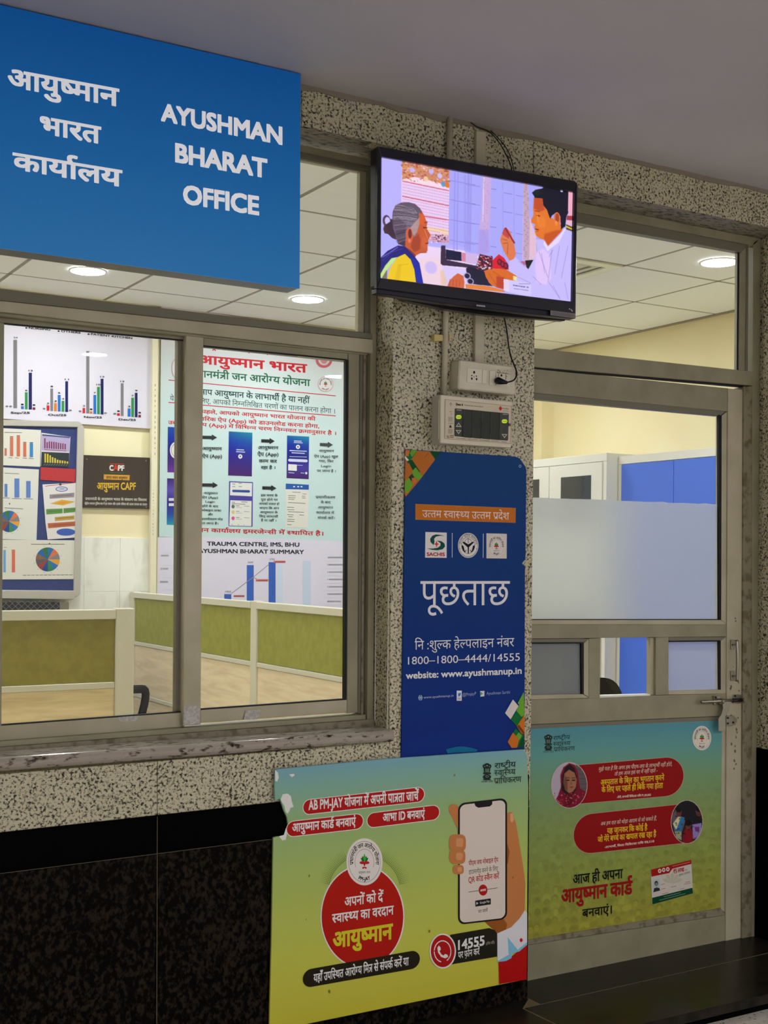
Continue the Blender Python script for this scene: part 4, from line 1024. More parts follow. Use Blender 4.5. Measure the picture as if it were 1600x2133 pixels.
lb(880, 868, 930, 880, 14, (110, 24, 32)); lb(895, 900, 925, 900, 9, (160, 60, 36), al=.8)
eb(1205, 370, 16, 14, (190, 190, 230))
# hands
pb([(445, 1015), (470, 940), (500, 870), (520, 850), (575, 905), (620, 1050), (645, 1200), (620, 1260), (565, 1285), (505, 1185), (470, 1095)], (218, 120, 74))
for q in ((470, 1000, 540, 1020), (480, 1060, 550, 1050), (505, 930, 560, 960)): lb(*q, 9, (150, 60, 50), al=.7)
pb([(495, 865), (520, 848), (555, 900), (560, 1000), (500, 960), (470, 930)], (186, 60, 62), al=.8, blur=1)
pb([(500, 860), (520, 850), (640, 1055), (620, 1062)], (150, 40, 60)); lb(545, 1060, 540, 1200, 9, (150, 64, 40), al=.7)
pb([(240, 1415), (300, 1395), (420, 1385), (530, 1400), (655, 1480), (645, 1545), (500, 1560), (490, 1655), (400, 1630), (330, 1595), (265, 1500)], (212, 104, 34))
pb([(400, 1480), (500, 1500), (500, 1650), (400, 1625)], (170, 44, 40), al=.7, blur=3)
for q in ((300, 1440, 400, 1600), (350, 1420, 450, 1480)): lb(*q, 7, (150, 60, 36), al=.6)
pb([(610, 1478), (658, 1490), (650, 1545), (612, 1530)], (240, 224, 150))
pb([(490, 1518), (560, 1530), (835, 1575), (836, 1750), (560, 1690), (490, 1665)], (206, 196, 250))
pb([(495, 1520), (560, 1532), (560, 1690), (495, 1662)], (226, 206, 236))
for (x0, y0, x1, y1, w) in ((610, 1600, 805, 1628, 16), (610, 1640, 805, 1668, 8)):
    for k in range(14):
        if random.random() < .85: a = k/14; b = a+.045; lb(x0+(x1-x0)*a, y0+(y1-y0)*a, x0+(x1-x0)*b, y0+(y1-y0)*b, w, (60, 56, 110))
lb(680, 1580, 830, 1582, 7, (120, 90, 130), al=.8)
pb([(1285, 380), (1352, 388), (1348, 700), (1282, 690)], (236, 170, 196)); pb([(1268, 690), (1348, 690), (1345, 752), (1262, 745)], (160, 60, 66))
pb([(1258, 750), (1345, 755), (1345, 850), (1255, 800)], (226, 180, 206)); pb([(1255, 800), (1345, 840), (1345, 900), (1260, 870)], (90, 70, 40)); pb([(1255, 820), (1345, 862), (1345, 880), (1256, 840)], (220, 190, 70))
cv.a += rng.normal(0, 2.0, cv.a.shape)
cv.mesh('screen_picture', sc, YT_+.0105, colattr_mat('screen_light', SCREEN), tv, emit=True)

# ---- conduits, cables, boxes
M_PVC = noisy('ivory_plastic', (170, 162, 140), (180, 172, 150), 12, .4, k=.74)
M_PVC2 = noisy('grey_ivory_plastic', (186, 178, 156), (196, 188, 168), 12, .35, k=.74)
def vpipe(name, xa, ya, xb, yb, r, label, d=.012):
    a, b = P(xa, ya, YG-d), P(xb, yb, YG-d); t = thing(name, label, 'conduit', (b[0], YG, b[2]))
    tube('pipe', [a, b], r, M_PVC, t, 14); return t
cp = vpipe('cable_pipe', 938, 234, 925, 823, .0092, 'round ivory cable pipe running down the pillar behind the television to the alarm panel')
for i, (x, y) in enumerate(((914, 703), (938, 703))):
    slab('pipe_saddle', [(x-9 if i == 0 else x-2, y-7), (x+9 if i == 0 else x+2, y-6), (x+9 if i == 0 else x+2, y+7), (x-9 if i == 0 else x-2, y+7)], YG-.02 if i == 0 else YG-.006, .018 if i == 0 else .005, mat((196, 176, 112), .4), cp)
ct = thing('cable_trunking', 'flat ivory cable trunking from the ceiling behind the television down to the socket box', 'trunking', P(1001, 700, YG))
slab('trunking_length', [(993, 272), (1013, 276), (1011, 420), (991, 416)], YG-.014, .0135, M_PVC, ct)
slab('trunking_length', [(991, 560), (1010, 560), (1009, 760), (990, 757)], YG-.014, .0135, M_PVC, ct)
# loose cables above the television
lc = thing('loose_cable', 'thin black cable drooping from the ceiling behind the top edge of the television', 'cable', P(1060, 330, YG))
tube('cable', smooth_path([P(962, 238, YG-.01), P(990, 262, YG-.012), P(1020, 275, YG-.014), P(1042, 300, YG-.02), P(1058, 330, YG-.03), P(1066, 352, YG-.04), P(1066, 380, YG-.05)]), .0018, MT2, lc, 8)
tube('cable', smooth_path([P(1022, 272, YG-.01), P(1040, 290, YG-.02), P(1060, 318, YG-.03), P(1072, 360, YG-.05)]), .0016, MT2, lc, 8)
# socket box
YSB = 3.151
sb_ = thing('socket_box', 'white wall socket box with a black plug in its right-hand outlet', 'socket box', P(1010, 790, YSB))
slab('socket_case', [(957.5, 748.5), (1072, 763), (1075, 767), (1074, 820), (1071, 822), (954.5, 810)], YSB, .0485, M_PVC2, sb_, bev=.004)
W5 = mat((206, 198, 178), .3)
Tq = crop(780, 600, 4.706)
slab('outlet_module', [(912, 780), (1058, 796), (1054, 937), (908, 922)], YSB-.002, .002, W5, sb_, Tq, .0005)
slab('switch', [(1062, 797), (1104, 802), (1100, 942), (1058, 938)], YSB-.0035, .0035, W5, sb_, Tq, .001)
slab('switch', [(1132, 806), (1192, 813), (1188, 955), (1128, 948)], YSB-.003, .003, W5, sb_, Tq, .001)
slab('outlet_module', [(1196, 814), (1335, 828), (1330, 968), (1192, 955)], YSB-.002, .002, W5, sb_, Tq, .0005)
a_ = Art(sb_, YSB-.0021, Tq); a_.begin()
for x, y, rx, ry in ((978, 826, 10, 14), (955, 858, 7, 6), (1000, 864, 7, 6), (955, 888, 8, 12), (1002, 893, 8, 12), (977, 870, 4, 5), (1246, 856, 9, 12)): a_.ell(x, y, rx, ry, (24, 20, 18), n=14)
for x0, y0, x1, y1 in ((1200, 828, 1320, 840), (1215, 845, 1216, 905), (1290, 850, 1288, 900)): a_.line(x0, y0, x1, y1, 5, (110, 60, 50))
for k in range(18): a_.ell(1190+random.random()*150, 800+random.random()*70, 4, 4, (120, 106, 90), n=8)
a_.line(1078, 912, 1078, 930, 4, (70, 60, 60)); a_.line(1160, 915, 1158, 935, 4, (70, 60, 60)); a_.line(1132, 870, 1132, 890, 4, (190, 70, 60))
a_.end('pin_holes')['kind'] = 'stuff'
pg = thing('power_cord', 'black power cord hanging from the television, its plug in the socket box', 'power cord', P(1045, 795, YSB))
v, f = tube_data([P(1036, 793, YSB-.0055), P(1038, 793, YSB-.016), P(1046, 795, YSB-.028), P(1056, 797, YSB-.030)], [.010, .0115, .0085, .005], 14)
link('plug', mesh_from(v, f, smooth=True), pg, MT2)
tube('cord', smooth_path([P(1055, 797, YSB-.030), P(1070, 792, YSB-.026), P(1076, 782, YSB-.02), P(1075, 770, YSB-.012), P(1065, 745, YG-.02), P(1060, 722, YG-.012), P(1056, 690, YG-.012), P(1050, 658, YG-.03), P(1048, 640, YG-.05)]), .0024, MT2, pg, 8)

# ---- gas alarm panel
YA = 3.137
ap = thing('gas_alarm_panel', 'cream medical gas alarm panel with dark display and two lit green lamps', 'alarm panel', P(995, 878, YA))
Ta = crop(890, 810, 8.42)
M_CASE = mat((196, 188, 166), .35, k=.74)
slab('back_box', [(246, 100), (1480, 222), (1462, 1030), (238, 955)], YA+.010, .0525, mat((176, 174, 160), .4, k=.74), ap, Ta, .002)
slab('front_cover', [(238, 104), (1482, 222), (1496, 238), (1477, 1028), (1462, 1036), (232, 952)], YA-.0, .0095, M_CASE, ap, Ta, .002)
slab('hinge', [(229, 180), (244, 182), (238, 880), (222, 878)], YA+.004, .010, mat((236, 226, 196), .3, k=.74), ap, Ta, .0005)
slab('fascia', [(318, 182), (1480, 300), (1462, 962), (308, 870)], YA-.0012, .0012, mat((190, 180, 156), .35, k=.74), ap, Ta, .0)
slab('display_window', [(500, 342), (1420, 430), (1434, 445), (1422, 890), (1405, 908), (490, 832), (478, 815), (486, 352)], YA-.0022, .0012, mat((44, 46, 40), .25), ap, Ta, .0004)
a_ = Art(ap, YA-.0023, Ta); a_.begin()
for k in range(4): x = 655+k*160; s0 = 7.5*k*2; a_.poly([(x, 362+k*15), (x+132, 376+k*15), (x+120, 862+k*12), (x-10, 850+k*12)], (56, 58, 52))
for k in range(5): x = 630+k*160; a_.line(x, 360+k*15, x-12, 840+k*13, 8, (16, 17, 18))
for x, y in ((560, 372), (1370, 447)): a_.line(x-45, y-4, x+45, y+4, 8, (196, 190, 170))
def tri(x, y, up, s=52):
    d = -1 if up else 1; o_ = [(x-s, y-d*34), (x+s, y-d*34+4), (x, y+d*42)]; i_ = [(x-s*.55, y-d*20), (x+s*.55, y-d*20+3), (x, y+d*18)]
    a_.poly(o_, (176, 172, 150)); a_.poly(i_, (60, 62, 56))
tri(552, 630, True); tri(550, 755, False); tri(1355, 825, False)
a_.end('display_print')
for x, y in ((556, 493), (1360, 568)):
    o = slab('indicator_lamp', [(x+46*math.cos(t), y+(38*math.sin(t) if abs(math.sin(t)) < .8 else 34*math.copysign(1, math.sin(t)))) for t in np.linspace(0, 2*math.pi, 25)[:-1]], YA-.0045, .002, emis((200, 226, 60), .8, 'green_lamp'), ap, Ta, 0); o['label'] = 'lit green lamp'
    q = Art(ap, YA-.0046, Ta); q.line(x-34, y, x+34, y+4, 9, (90, 110, 30)); 
a_ = Art(ap, YA-.0013, Ta); a_.begin(); bk = (34, 28, 24)
for (x0, y0, x1, y1) in ((318, 186, 1480, 302), (1480, 302, 1462, 962), (1462, 962, 308, 870), (308, 870, 318, 186)): a_.line(x0, y0, x1, y1, 5, (150, 96, 70))
a_.text('Zeus 6', 498, 285, 628, 298, 38, bk, .035); a_.text('Medical Gas Area Alarm', 655, 296, 985, 324, 22, (60, 50, 42), .01)
a_.poly([(1252, 342), (1287, 300), (1318, 346), (1287, 388)], (206, 30, 30)); a_.text('PurGas', 1328, 355, 1430, 362, 26, bk, .012)
a_.line(1328, 384, 1428, 392, 5, (90, 70, 60))
a_.line(390, 264, 442, 268, 6, bk); a_.ell(416, 246, 6, 8, bk, n=8); a_.ell(414, 288, 6, 8, bk, n=8)
a_.line(392, 396, 432, 402, 8, (110, 96, 84)); a_.annulus(412, 440, 20, 18, 6, (110, 96, 84), a0=-90, a1=90)
for y in (532, 742):
    for (x0, y0, x1, y1) in ((376, y-36, 440, y-32), (440, y-32, 436, y+38), (436, y+38, 372, y+34), (372, y+34, 376, y-36)): a_.line(x0, y0, x1, y1, 5, (96, 84, 72))
    a_.annulus(406, y, 20, 22, 6, (96, 84, 72))
a_.line(366, 604, 452, 610, 7, (110, 96, 84)); a_.poly([(408, 625), (434, 682), (382, 678)], bk)
for (x0, y0, x1, y1) in ((408, 810, 462, 814), (462, 814, 458, 858), (458, 858, 404, 852), (404, 852, 408, 810), (435, 812, 433, 855), (352, 815, 350, 850), (372, 818, 370, 852), (350, 852, 388, 856)): a_.line(x0, y0, x1, y1, 6, bk)
for x0, x1 in ((505, 690), (710, 890), (915, 1100), (1125, 1250), (1305, 1400)): a_.line(x0, 862+(x0-505)*.083, x1, 862+(x1-505)*.083, 6, (80, 66, 56))
a_.end('panel_print')
slab('lock', [(1438, 600), (1472, 604), (1470, 655), (1436, 650)], YA-.006, .006, mat((120, 112, 104), .3, metal=.8), ap, Ta, .001)
a_ = Art(ap, YA-.0061, Ta); a_.ell(1453, 630, 9, 11, (20, 18, 18), n=12, name='keyhole')

# ================================================================== POSTERS IN THE CORRIDOR
def lotus(a, cx, cy, s, t=None, sy=1.2, red=(176, 24, 28), gr=((30, 120, 50), (70, 160, 60), (16, 84, 36))):
    """green leaves over red hands"""
    def leaf(ang, L, w, c, ox=0, oy=0):
        pts = []
        for k in range(9): q = k/8; pts.append((q*L, w*math.sin(math.pi*q**.8)))
        for k in range(7, 0, -1): q = k/8; pts.append((q*L, -w*math.sin(math.pi*q**.8)))
        ca, sa = math.cos(math.radians(ang)), math.sin(math.radians(ang))
        a.poly([(cx+ox+(u*ca-v*sa)*s, cy+oy*s-(u*sa+v*ca)*s*sy) for u, v in pts], c, t=t)
    leaf(35, .42, .11, gr[2]); leaf(145, .42, .11, gr[0]); leaf(60, .42, .11, gr[0]); leaf(120, .42, .11, gr[2]); leaf(90, .55, .11, gr[1])
    a.ell(cx-.2*s, cy+.09*s*sy, .24*s, .10*s*sy, red, t=t, n=20); a.ell(cx+.2*s, cy+.09*s*sy, .24*s, .10*s*sy, red, t=t, n=20)
    a.poly([(cx-.14*s, cy+.1*s*sy), (cx+.14*s, cy+.1*s*sy), (cx, cy+.38*s*sy)], red, t=t)
    a.ell(cx, cy+.42*s*sy, .19*s, .045*s*sy, red, t=t, n=16); a.ell(cx-.12*s, cy+.46*s*sy, .08*s, .05*s*sy, red, t=t, n=12); a.ell(cx+.12*s, cy+.46*s*sy, .08*s, .05*s*sy, red, t=t, n=12)
def pmjay(a, cx, cy, rx, ry, t=None, paper=(222, 206, 198), detail=True, ringc=(150, 96, 96), name='emblem'):
    bk = (26, 22, 20)
    a.begin()
    a.ell(cx, cy, rx, ry, paper, t=t, n=40)
    a.annulus(cx, cy, rx*.88, ry*.88, rx*.018, ringc, t=t)
    a.annulus(cx, cy, rx*.53, ry*.55, rx*.018, ringc, t=t, a0=-205, a1=25)
    a.arc_text('प्रधानमंत्री जन आरोग्य योजना', cx, cy, rx*.62, ry*.62, -190, 10, rx*.17, bk, .016, t=t)
    a.arc_text('PM-JAY', cx, cy, rx*.80, ry*.80, 115, 65, rx*.15, bk, .03, inward=True, t=t)
    lotus(a, cx, cy-.02*ry, rx*.62, t, sy=ry/rx)
    a.text('आयुष्मान भारत', cx-rx*.32, cy+ry*.50, cx+rx*.32, cy+ry*.485, rx*.11, (60, 60, 50), .01, t=t)
    return a.end(name)
def ashoka(a, x, y, s, t=None, c=(30, 44, 40)):
    """national emblem, simplified: three lion heads over a drum and bell with its motto"""
    a.begin()
    a.ell(x, y-.42*s, .17*s, .14*s, c, t=t, n=16); a.ell(x-.15*s, y-.36*s, .12*s, .13*s, c, t=t, n=14); a.ell(x+.15*s, y-.36*s, .12*s, .13*s, c, t=t, n=14)
    a.poly([(x-.22*s, y-.34*s), (x+.22*s, y-.34*s), (x+.17*s, y+.02*s), (x-.17*s, y+.02*s)], c, t=t)
    a.rect(x-.24*s, y+.03*s, x+.24*s, y+.13*s, c, t=t); a.ell(x, y+.30*s, .25*s, .17*s, c, t=t, n=20)
    lt_ = (130, 160, 140)
    a.ell(x, y-.40*s, .05*s, .04*s, lt_, t=t, n=10); a.ell(x-.15*s, y-.35*s, .03*s, .03*s, lt_, t=t, n=8); a.ell(x+.15*s, y-.35*s, .03*s, .03*s, lt_, t=t, n=8)
    for k in (-1, 0, 1): a.line(x+k*.09*s, y-.22*s, x+k*.08*s, y, .03*s, lt_, t=t)
    a.annulus(x, y+.27*s, .09*s, .07*s, .02*s, lt_, t=t, n=14)
    a.poly([(x-.2*s, y+.44*s), (x+.2*s, y+.44*s), (x+.26*s, y+.50*s), (x-.26*s, y+.50*s)], c, t=t)
    a.text('सत्यमेव जयते', x-.36*s, y+.64*s, x+.36*s, y+.62*s, .08*s, c, .01, t=t)
    return a.end('emblem')

# ---- blue enquiry board
YBP = YG-.006
bp = thing('enquiry_board', 'tall dark blue Hindi enquiry board with helpline number on the granite pillar', 'poster', P(965, 1570, YBP))
bpm = zgrad('blue_board_sheet', [(zof((965, 1560), YBP), (2, 38, 118)), (zof((965, 1300), YBP), (1, 44, 112)), (zof((965, 950), YBP), (0, 56, 112))], .35)
slab('board', [(845, 936), (1074, 951), (1083, 955), (1088, 962), (1095, 972), (1097, 980), (1095, 1166), (1091, 1168.5), (1088, 1173), (1090, 1177), (1094, 1178), (1093, 1560), (836, 1580)], YBP, .0055, bpm, bp, bev=.0006)
t1_ = crop(820, 920, 5.333); t2_ = crop(820, 1280, 5.333)
a_ = Art(bp, YBP, t1_); a_.begin()
OR, GR, DG, LG, WH = (178, 102, 36), (10, 104, 50), (4, 70, 36), (100, 160, 44), (214, 206, 206)
a_.poly([(132, 92), (520, 118), (460, 200), (300, 415), (135, 612), (122, 580)], OR)
a_.poly([(400, 106), (522, 118), (462, 200)], DG); a_.poly([(190, 90), (265, 98), (160, 250), (130, 180)], GR)
a_.poly([(200, 92), (262, 97), (205, 170), (180, 130)], LG); a_.poly([(132, 92), (180, 95), (165, 165), (130, 150)], (200, 110, 50))
a_.poly([(126, 155), (170, 205), (150, 215), (125, 185)], WH)
a_.poly([(160, 215), (205, 200), (300, 340), (215, 325)], DG); a_.poly([(205, 330), (245, 285), (322, 385), (270, 430), (225, 380)], LG)
a_.poly([(165, 395), (205, 355), (235, 400), (200, 440)], DG); a_.poly([(200, 405), (235, 400), (262, 440), (215, 475)], (196, 110, 60))
a_.poly([(125, 450), (165, 400), (215, 480), (155, 575), (125, 560)], LG); a_.poly([(123, 545), (155, 585), (133, 612)], (190, 100, 50))
a_.poly([(330, 190), (400, 108), (370, 150)], (90, 50, 20))
a_.end('corner_pattern')
a_.annulus(1405, 272, 14, 16, 5, (170, 180, 190), 'eyelet')
a_.begin(); a_.poly([(242, 691), (1357, 736), (1355, 902), (241, 867)], (160, 120, 90)); a_.poly([(246, 695), (1353, 740), (1351, 898), (245, 863)], (186, 104, 26)); a_.end('title_band')
a_.text('उत्तम स्वास्थ्य उत्तम प्रदेश', 320, 838, 1285, 866, 76, (222, 206, 206), .008)
a_.begin(); a_.poly([(353, 1003), (591, 1010), (589, 1291), (350, 1288)], (214, 208, 206))
def crescent(pts): a_.poly(pts, (8, 70, 60))
crescent([(570, 1050), (520, 1035), (470, 1030), (430, 1045), (405, 1080), (410, 1115), (445, 1150), (455, 1110), (450, 1080), (470, 1055), (520, 1045)])
crescent([(480, 1098), (530, 1105), (565, 1130), (572, 1165), (545, 1195), (490, 1207), (430, 1203), (370, 1188), (440, 1186), (490, 1178), (520, 1155), (522, 1130)])
a_.line(455, 1137, 500, 1137, 13, (190, 20, 30)); a_.line(477, 1108, 477, 1166, 13, (190, 20, 30)); a_.end('logo')
a_.text('SACHIS', 368, 1268, 570, 1270, 37, (160, 20, 40), .03)
a_.line(652, 1014, 651, 1287, 7, (190, 200, 220), 'divider_line'); a_.line(997, 1022, 995, 1290, 7, (190, 200, 220), 'divider_line')
a_.begin(); bk = (18, 16, 24)
a_.ell(829, 1152, 114, 139, (214, 208, 206), n=44); a_.annulus(829, 1152, 106, 130, 4, bk); a_.annulus(829, 1152, 76, 92, 3, bk)
a_.arc_text('उत्तर प्रदेश सरकार', 829, 1152, 80, 97, -175, -5, 20, bk, .01)
a_.poly([(822, 1160), (838, 1160), (836, 1245), (824, 1245)], bk); a_.poly([(775, 1108), (829, 1140), (885, 1108), (892, 1120), (838, 1172), (820, 1172), (766, 1122)], bk)
a_.annulus(829, 1120, 40, 44, 4, bk, a0=-180, a1=0); a_.line(829, 1070, 829, 1130, 5, bk)
for sx in (-1, 1):
    a_.poly([(829+sx*70, 1145), (829+sx*52, 1160), (829+sx*40, 1210), (829+sx*22, 1225), (829+sx*40, 1228), (829+sx*60, 1205), (829+sx*72, 1170)], bk)
    a_.poly([(829+sx*28, 1200), (829+sx*18, 1215), (829+sx*34, 1212)], bk); a_.ell(829+sx*92, 1190, 4, 5, bk, n=8)
a_.end('state_seal')
a_.poly([(1031, 1018), (1258, 1024), (1256, 1298), (1031, 1296)], (206, 196, 186), 'logo_card')
pmjay(a_, 1142, 1157, 100, 124, paper=(212, 204, 198))
a_.text('पूछताछ', 298, 1817, 1292, 1816, 268, (216, 214, 222), .012)
a_.t = t2_
a_.text('नि :शुल्क हेल्पलाइन नंबर', 235, 391, 1340, 354, 93, (216, 218, 228), .006)
a_.text('1800–1800–4444/14555', 160, 556, 1402, 512, 84, (216, 218, 228), -.004)
a_.text('website: www.ayushmanup.in', 136, 714, 1423, 657, 72, (216, 218, 228), .022)
a_.text('www.ayushmanup.in', 334, 934, 666, 912, 27, (170, 185, 215)); a_.text('@PmjayP', 765, 908, 918, 893, 34, (150, 165, 200)); a_.text('Ayushman Sarthi', 1032, 893, 1293, 878, 34, (150, 165, 200))
a_.begin(); a_.ell(298, 925, 23, 30, (170, 200, 220)); a_.line(275, 915, 321, 915, 4, (4, 34, 100)); a_.line(275, 936, 321, 936, 4, (4, 34, 100)); a_.annulus(298, 925, 11, 29, 4, (4, 34, 100))
a_.end('web_icon'); a_.begin(); a_.rect(701, 846, 757, 958, (206, 206, 216)); a_.poly([(712, 872), (725, 880), (735, 870), (748, 872), (744, 895), (728, 910), (712, 905), (720, 898)], (20, 110, 190)); a_.line(712, 930, 746, 930, 5, (150, 90, 90)); a_.line(712, 942, 746, 942, 4, (120, 120, 130))
a_.end('bird_icon'); a_.begin(); a_.poly([(960, 852), (1009, 848), (1008, 908), (964, 912)], (210, 214, 216)); a_.poly([(962, 858), (990, 880), (964, 906)], (20, 150, 160)); a_.poly([(975, 868), (1000, 880), (975, 895)], (200, 160, 40)); a_.poly([(962, 856), (985, 875), (970, 880)], (20, 90, 60)); a_.end('store_icon')
a_.begin()
a_.poly([(1326, 944), (1388, 1018), (1300, 1165), (1238, 1095)], (206, 198, 194)); a_.poly([(1446, 860), (1455, 1110), (1425, 1140), (1365, 1070), (1395, 1000), (1378, 985)], LG)
a_.poly([(1365, 1070), (1428, 1142), (1372, 1245), (1302, 1168)], GR); a_.poly([(1455, 1110), (1455, 1335), (1420, 1320), (1368, 1245)], (196, 108, 24)); a_.poly([(1368, 1245), (1455, 1345), (1455, 1310), (1395, 1225)], (110, 60, 16))
a_.poly([(1352, 1265), (1450, 1350), (1440, 1400), (1380, 1480), (1330, 1310)], GR); a_.poly([(1325, 1310), (1395, 1390), (1370, 1480), (1310, 1482), (1268, 1415)], (190, 104, 30))
a_.poly([(1360, 1350), (1390, 1310), (1428, 1345), (1400, 1392)], LG); a_.poly([(1425, 1370), (1452, 1345), (1452, 1474), (1380, 1478)], DG); a_.end('corner_pattern')
a_.poly([(580+350*k/20, 1500-34*math.sin(math.pi*k/20)) for k in range(21)]+[(925, 1522), (600, 1542)], (10, 100, 140), 'flat_patch')  # broad cyan ellipse along the foot of the board

# ---- yellow-green poster with the hand and phone
YP = YG-.016
yp = thing('scheme_poster', 'large torn yellow-green poster board showing a hand with a phone, low on the wall', 'poster', P(830, 1850, YP))
ypm = zgrad('scheme_poster_sheet', [(zof((830, 2090), YP), (190, 180, 56)), (zof((830, 1960), YP), (182, 184, 74)), (zof((830, 1800), YP), (158, 176, 92)), (zof((830, 1690), YP), (140, 168, 112)), (zof((830, 1620), YP), (122, 164, 148)), (zof((830, 1575), YP), (112, 156, 170))], .38, .75)
outline = [(573, 1604), (579, 1602), (800, 1581), (1090, 1561), (1098, 1573), (1101, 1640), (1097, 2040), (561, 2149), (566, 1950), (569.5, 1745), (580, 1742), (592, 1748), (597, 1738), (601, 1722), (598, 1702), (592, 1690), (586, 1672), (583, 1664), (573, 1668), (572, 1640)]
slab('poster_board', outline, YP, .0075, ypm, yp, bev=.0008)
slab('board_core', [(576, 1606), (1088, 1566), (1095, 1576), (1095, 2038), (603, 2137), (603, 1700), (590, 1660)], YP+.0077, .004, mat((190, 176, 150), .7), yp)
ty = crop(550, 1560, 2.857); a_ = Art(yp, YP, ty, k=.75); RED, CRE = (164, 20, 18), (226, 210, 204)
a_.poly([(112, 270), (140, 266), (160, 280), (165, 310), (176, 345), (158, 350), (150, 372), (140, 385), (128, 372), (122, 340), (108, 320), (100, 300)], CRE, 'torn_paper')
a_.poly([(66, 125), (82, 140), (88, 170), (78, 195), (67, 190)], CRE, 'torn_paper'); a_.poly([(150, 152), (178, 148), (183, 158), (165, 168)], CRE, 'torn_paper')
a_.poly([(130, 470), (138, 500), (130, 540), (110, 545), (88, 520), (118, 512), (125, 490)], CRE, 'torn_paper')

a_.pill(272, 345, 915, 273, 42, RED, 'red_banner', CRE, 4, rx=38)
a_.text('AB PM-JAY योजना में अपनी पात्रता जाचें', 265, 363, 922, 303, 50, CRE, .024)
a_.pill(178, 475, 547, 433, 44, RED, 'red_banner', CRE, 4, rx=42)
a_.text('आयुष्मान कार्ड बनवाएं', 168, 494, 547, 454, 46, CRE, .024)
a_.pill(655, 423, 1003, 380, 42, RED, 'red_banner', CRE, 4, rx=40)
a_.text('आभा ID बनवाएं', 707, 432, 958, 408, 44, CRE, .024)
# halftone arcs
a_.begin(0)
for r in range(7):
    R = 1.02+r*.045
    for k in range(64):
        an = math.radians(-168+k*156/63)
        if -118 < math.degrees(an) < -66: continue
        x, y = 598+R*212*math.cos(an)*1.0, 850+R*215*math.sin(an)
        a_.ell(x, y, 3.6-.4*r, 4.2-.45*r, (104, 126, 60), n=6)
a_.end('dotted_arcs')['kind'] = 'stuff'
a_.ell(586, 998, 250, 308, CRE, 'round_badge_border', n=64); a_.ell(586, 998, 243, 300, (166, 24, 12), 'round_badge', n=64)
pmjay(a_, 598, 672, 108, 140)
a_.text('अपनों को दें', 480, 937, 711, 905, 50, CRE, .02); a_.text('स्वास्थ्य का वरदान', 405, 1036, 773, 983, 50, CRE, .02)
a_.text('आयुष्मान', 410, 1185, 768, 1128, 86, (196, 186, 40), .03)
a_.pill(283, 1362, 876, 1257, 54, (34, 28, 14), 'black_banner', None, rx=52)
a_.text('यहाँ उपस्थित आरोग्य मित्र से संपर्क करें या', 295, 1388, 862, 1286, 45, CRE, .018)
# hand behind phone
SK, SKD = (182, 116, 66), (140, 80, 28)
a_.begin()
a_.poly([(1100, 350), (1112, 332), (1140, 328), (1162, 350), (1170, 480), (1150, 470), (1122, 410), (1102, 375)], SK)
a_.poly([(1446, 385), (1462, 374), (1478, 378), (1500, 440), (1520, 560), (1540, 680), (1556, 800), (1552, 960), (1490, 1055), (1400, 1100), (1350, 1060), (1310, 1025), (1430, 1000)], SK)
a_.poly([(1446, 560), (1462, 610), (1452, 680), (1446, 690)], SKD)
a_.poly([(1310, 1025), (1420, 1002), (1447, 1040), (1440, 1080), (1400, 1102), (1350, 1062)], SKD)
a_.poly([(1466, 385), (1480, 382), (1488, 420), (1476, 440), (1466, 425)], (206, 150, 110))
a_.end('hand_print')
a_.begin()
a_.poly([(1108, 1106), (1340, 1066), (1372, 1078), (1390, 1098), (1388, 1236), (1108, 1284)], (32, 28, 18)); a_.end('black_label')
def rrect(x0, y0, x1, y1, r, sl, c, name):
    pts = []
    for cx, cy, a0 in ((x1-r, y0+r, -90), (x1-r, y1-r, 0), (x0+r, y1-r, 90), (x0+r, y0+r, 180)):
        for k in range(7):
            an = math.radians(a0+15*k); x = cx+r*math.cos(an); pts.append((x, cy+r*math.sin(an)+(x-x0)*sl))
    return a_.poly(pts, c, name)
rrect(1155, 324, 1447, 1047, 42, -.115, (28, 24, 28), 'phone_frame')
rrect(1166, 334, 1436, 1036, 34, -.115, (206, 192, 180), 'phone_display')
a_.poly([(1252, 322), (1360, 306), (1358, 330), (1345, 342), (1275, 350), (1258, 340)], (28, 24, 28), 'phone_notch')
a_.text('पीएम जय मोबाइल ऐप', 1218, 694, 1395, 672, 24, (150, 40, 46), .015); a_.text('डाउनलोड करने के लिए', 1218, 747, 1393, 724, 24, (40, 34, 34), .012)
a_.text('QR कोड स्कैन करें', 1217, 797, 1400, 770, 30, (170, 46, 40), .015)
a_.begin(); a_.line(1217, 852, 1390, 827, 3, (50, 40, 40)); a_.ell(1304, 840, 26, 33, RED); a_.end('divider'); a_.text('अथवा', 1287, 850, 1322, 844, 12, CRE, .02)
a_.poly([(1257, 903), (1350, 889), (1350, 925), (1258, 939)], (30, 28, 28), 'store_badge'); a_.text('Google Play', 1285, 922, 1343, 912, 13, CRE, .01); a_.poly([(1264, 910), (1276, 918), (1264, 928)], (170, 190, 180), 'play_mark')
a_.text('पर जायें', 1275, 978, 1332, 968, 18, (40, 34, 34), .012)
a_.begin()
for x, y, rx, ry in ((1152, 560, 50, 52), (1151, 642, 48, 44), (1157, 718, 32, 28)):
    a_.poly([(x+rx*math.copysign(abs(math.cos(t))**.6, math.cos(t)), y+ry*math.copysign(abs(math.sin(t))**.6, math.sin(t))) for t in np.linspace(0, 2*math.pi, 29)[:-1]], SK)
    a_.poly([(x+rx*.25+rx*.42*math.copysign(abs(math.cos(t))**.5, math.cos(t)), y+2-ry*.1+ry*.5*math.copysign(abs(math.sin(t))**.5, math.sin(t))) for t in np.linspace(0, 2*math.pi, 21)[:-1]], (200, 138, 92))
a_.end('fingers_print')
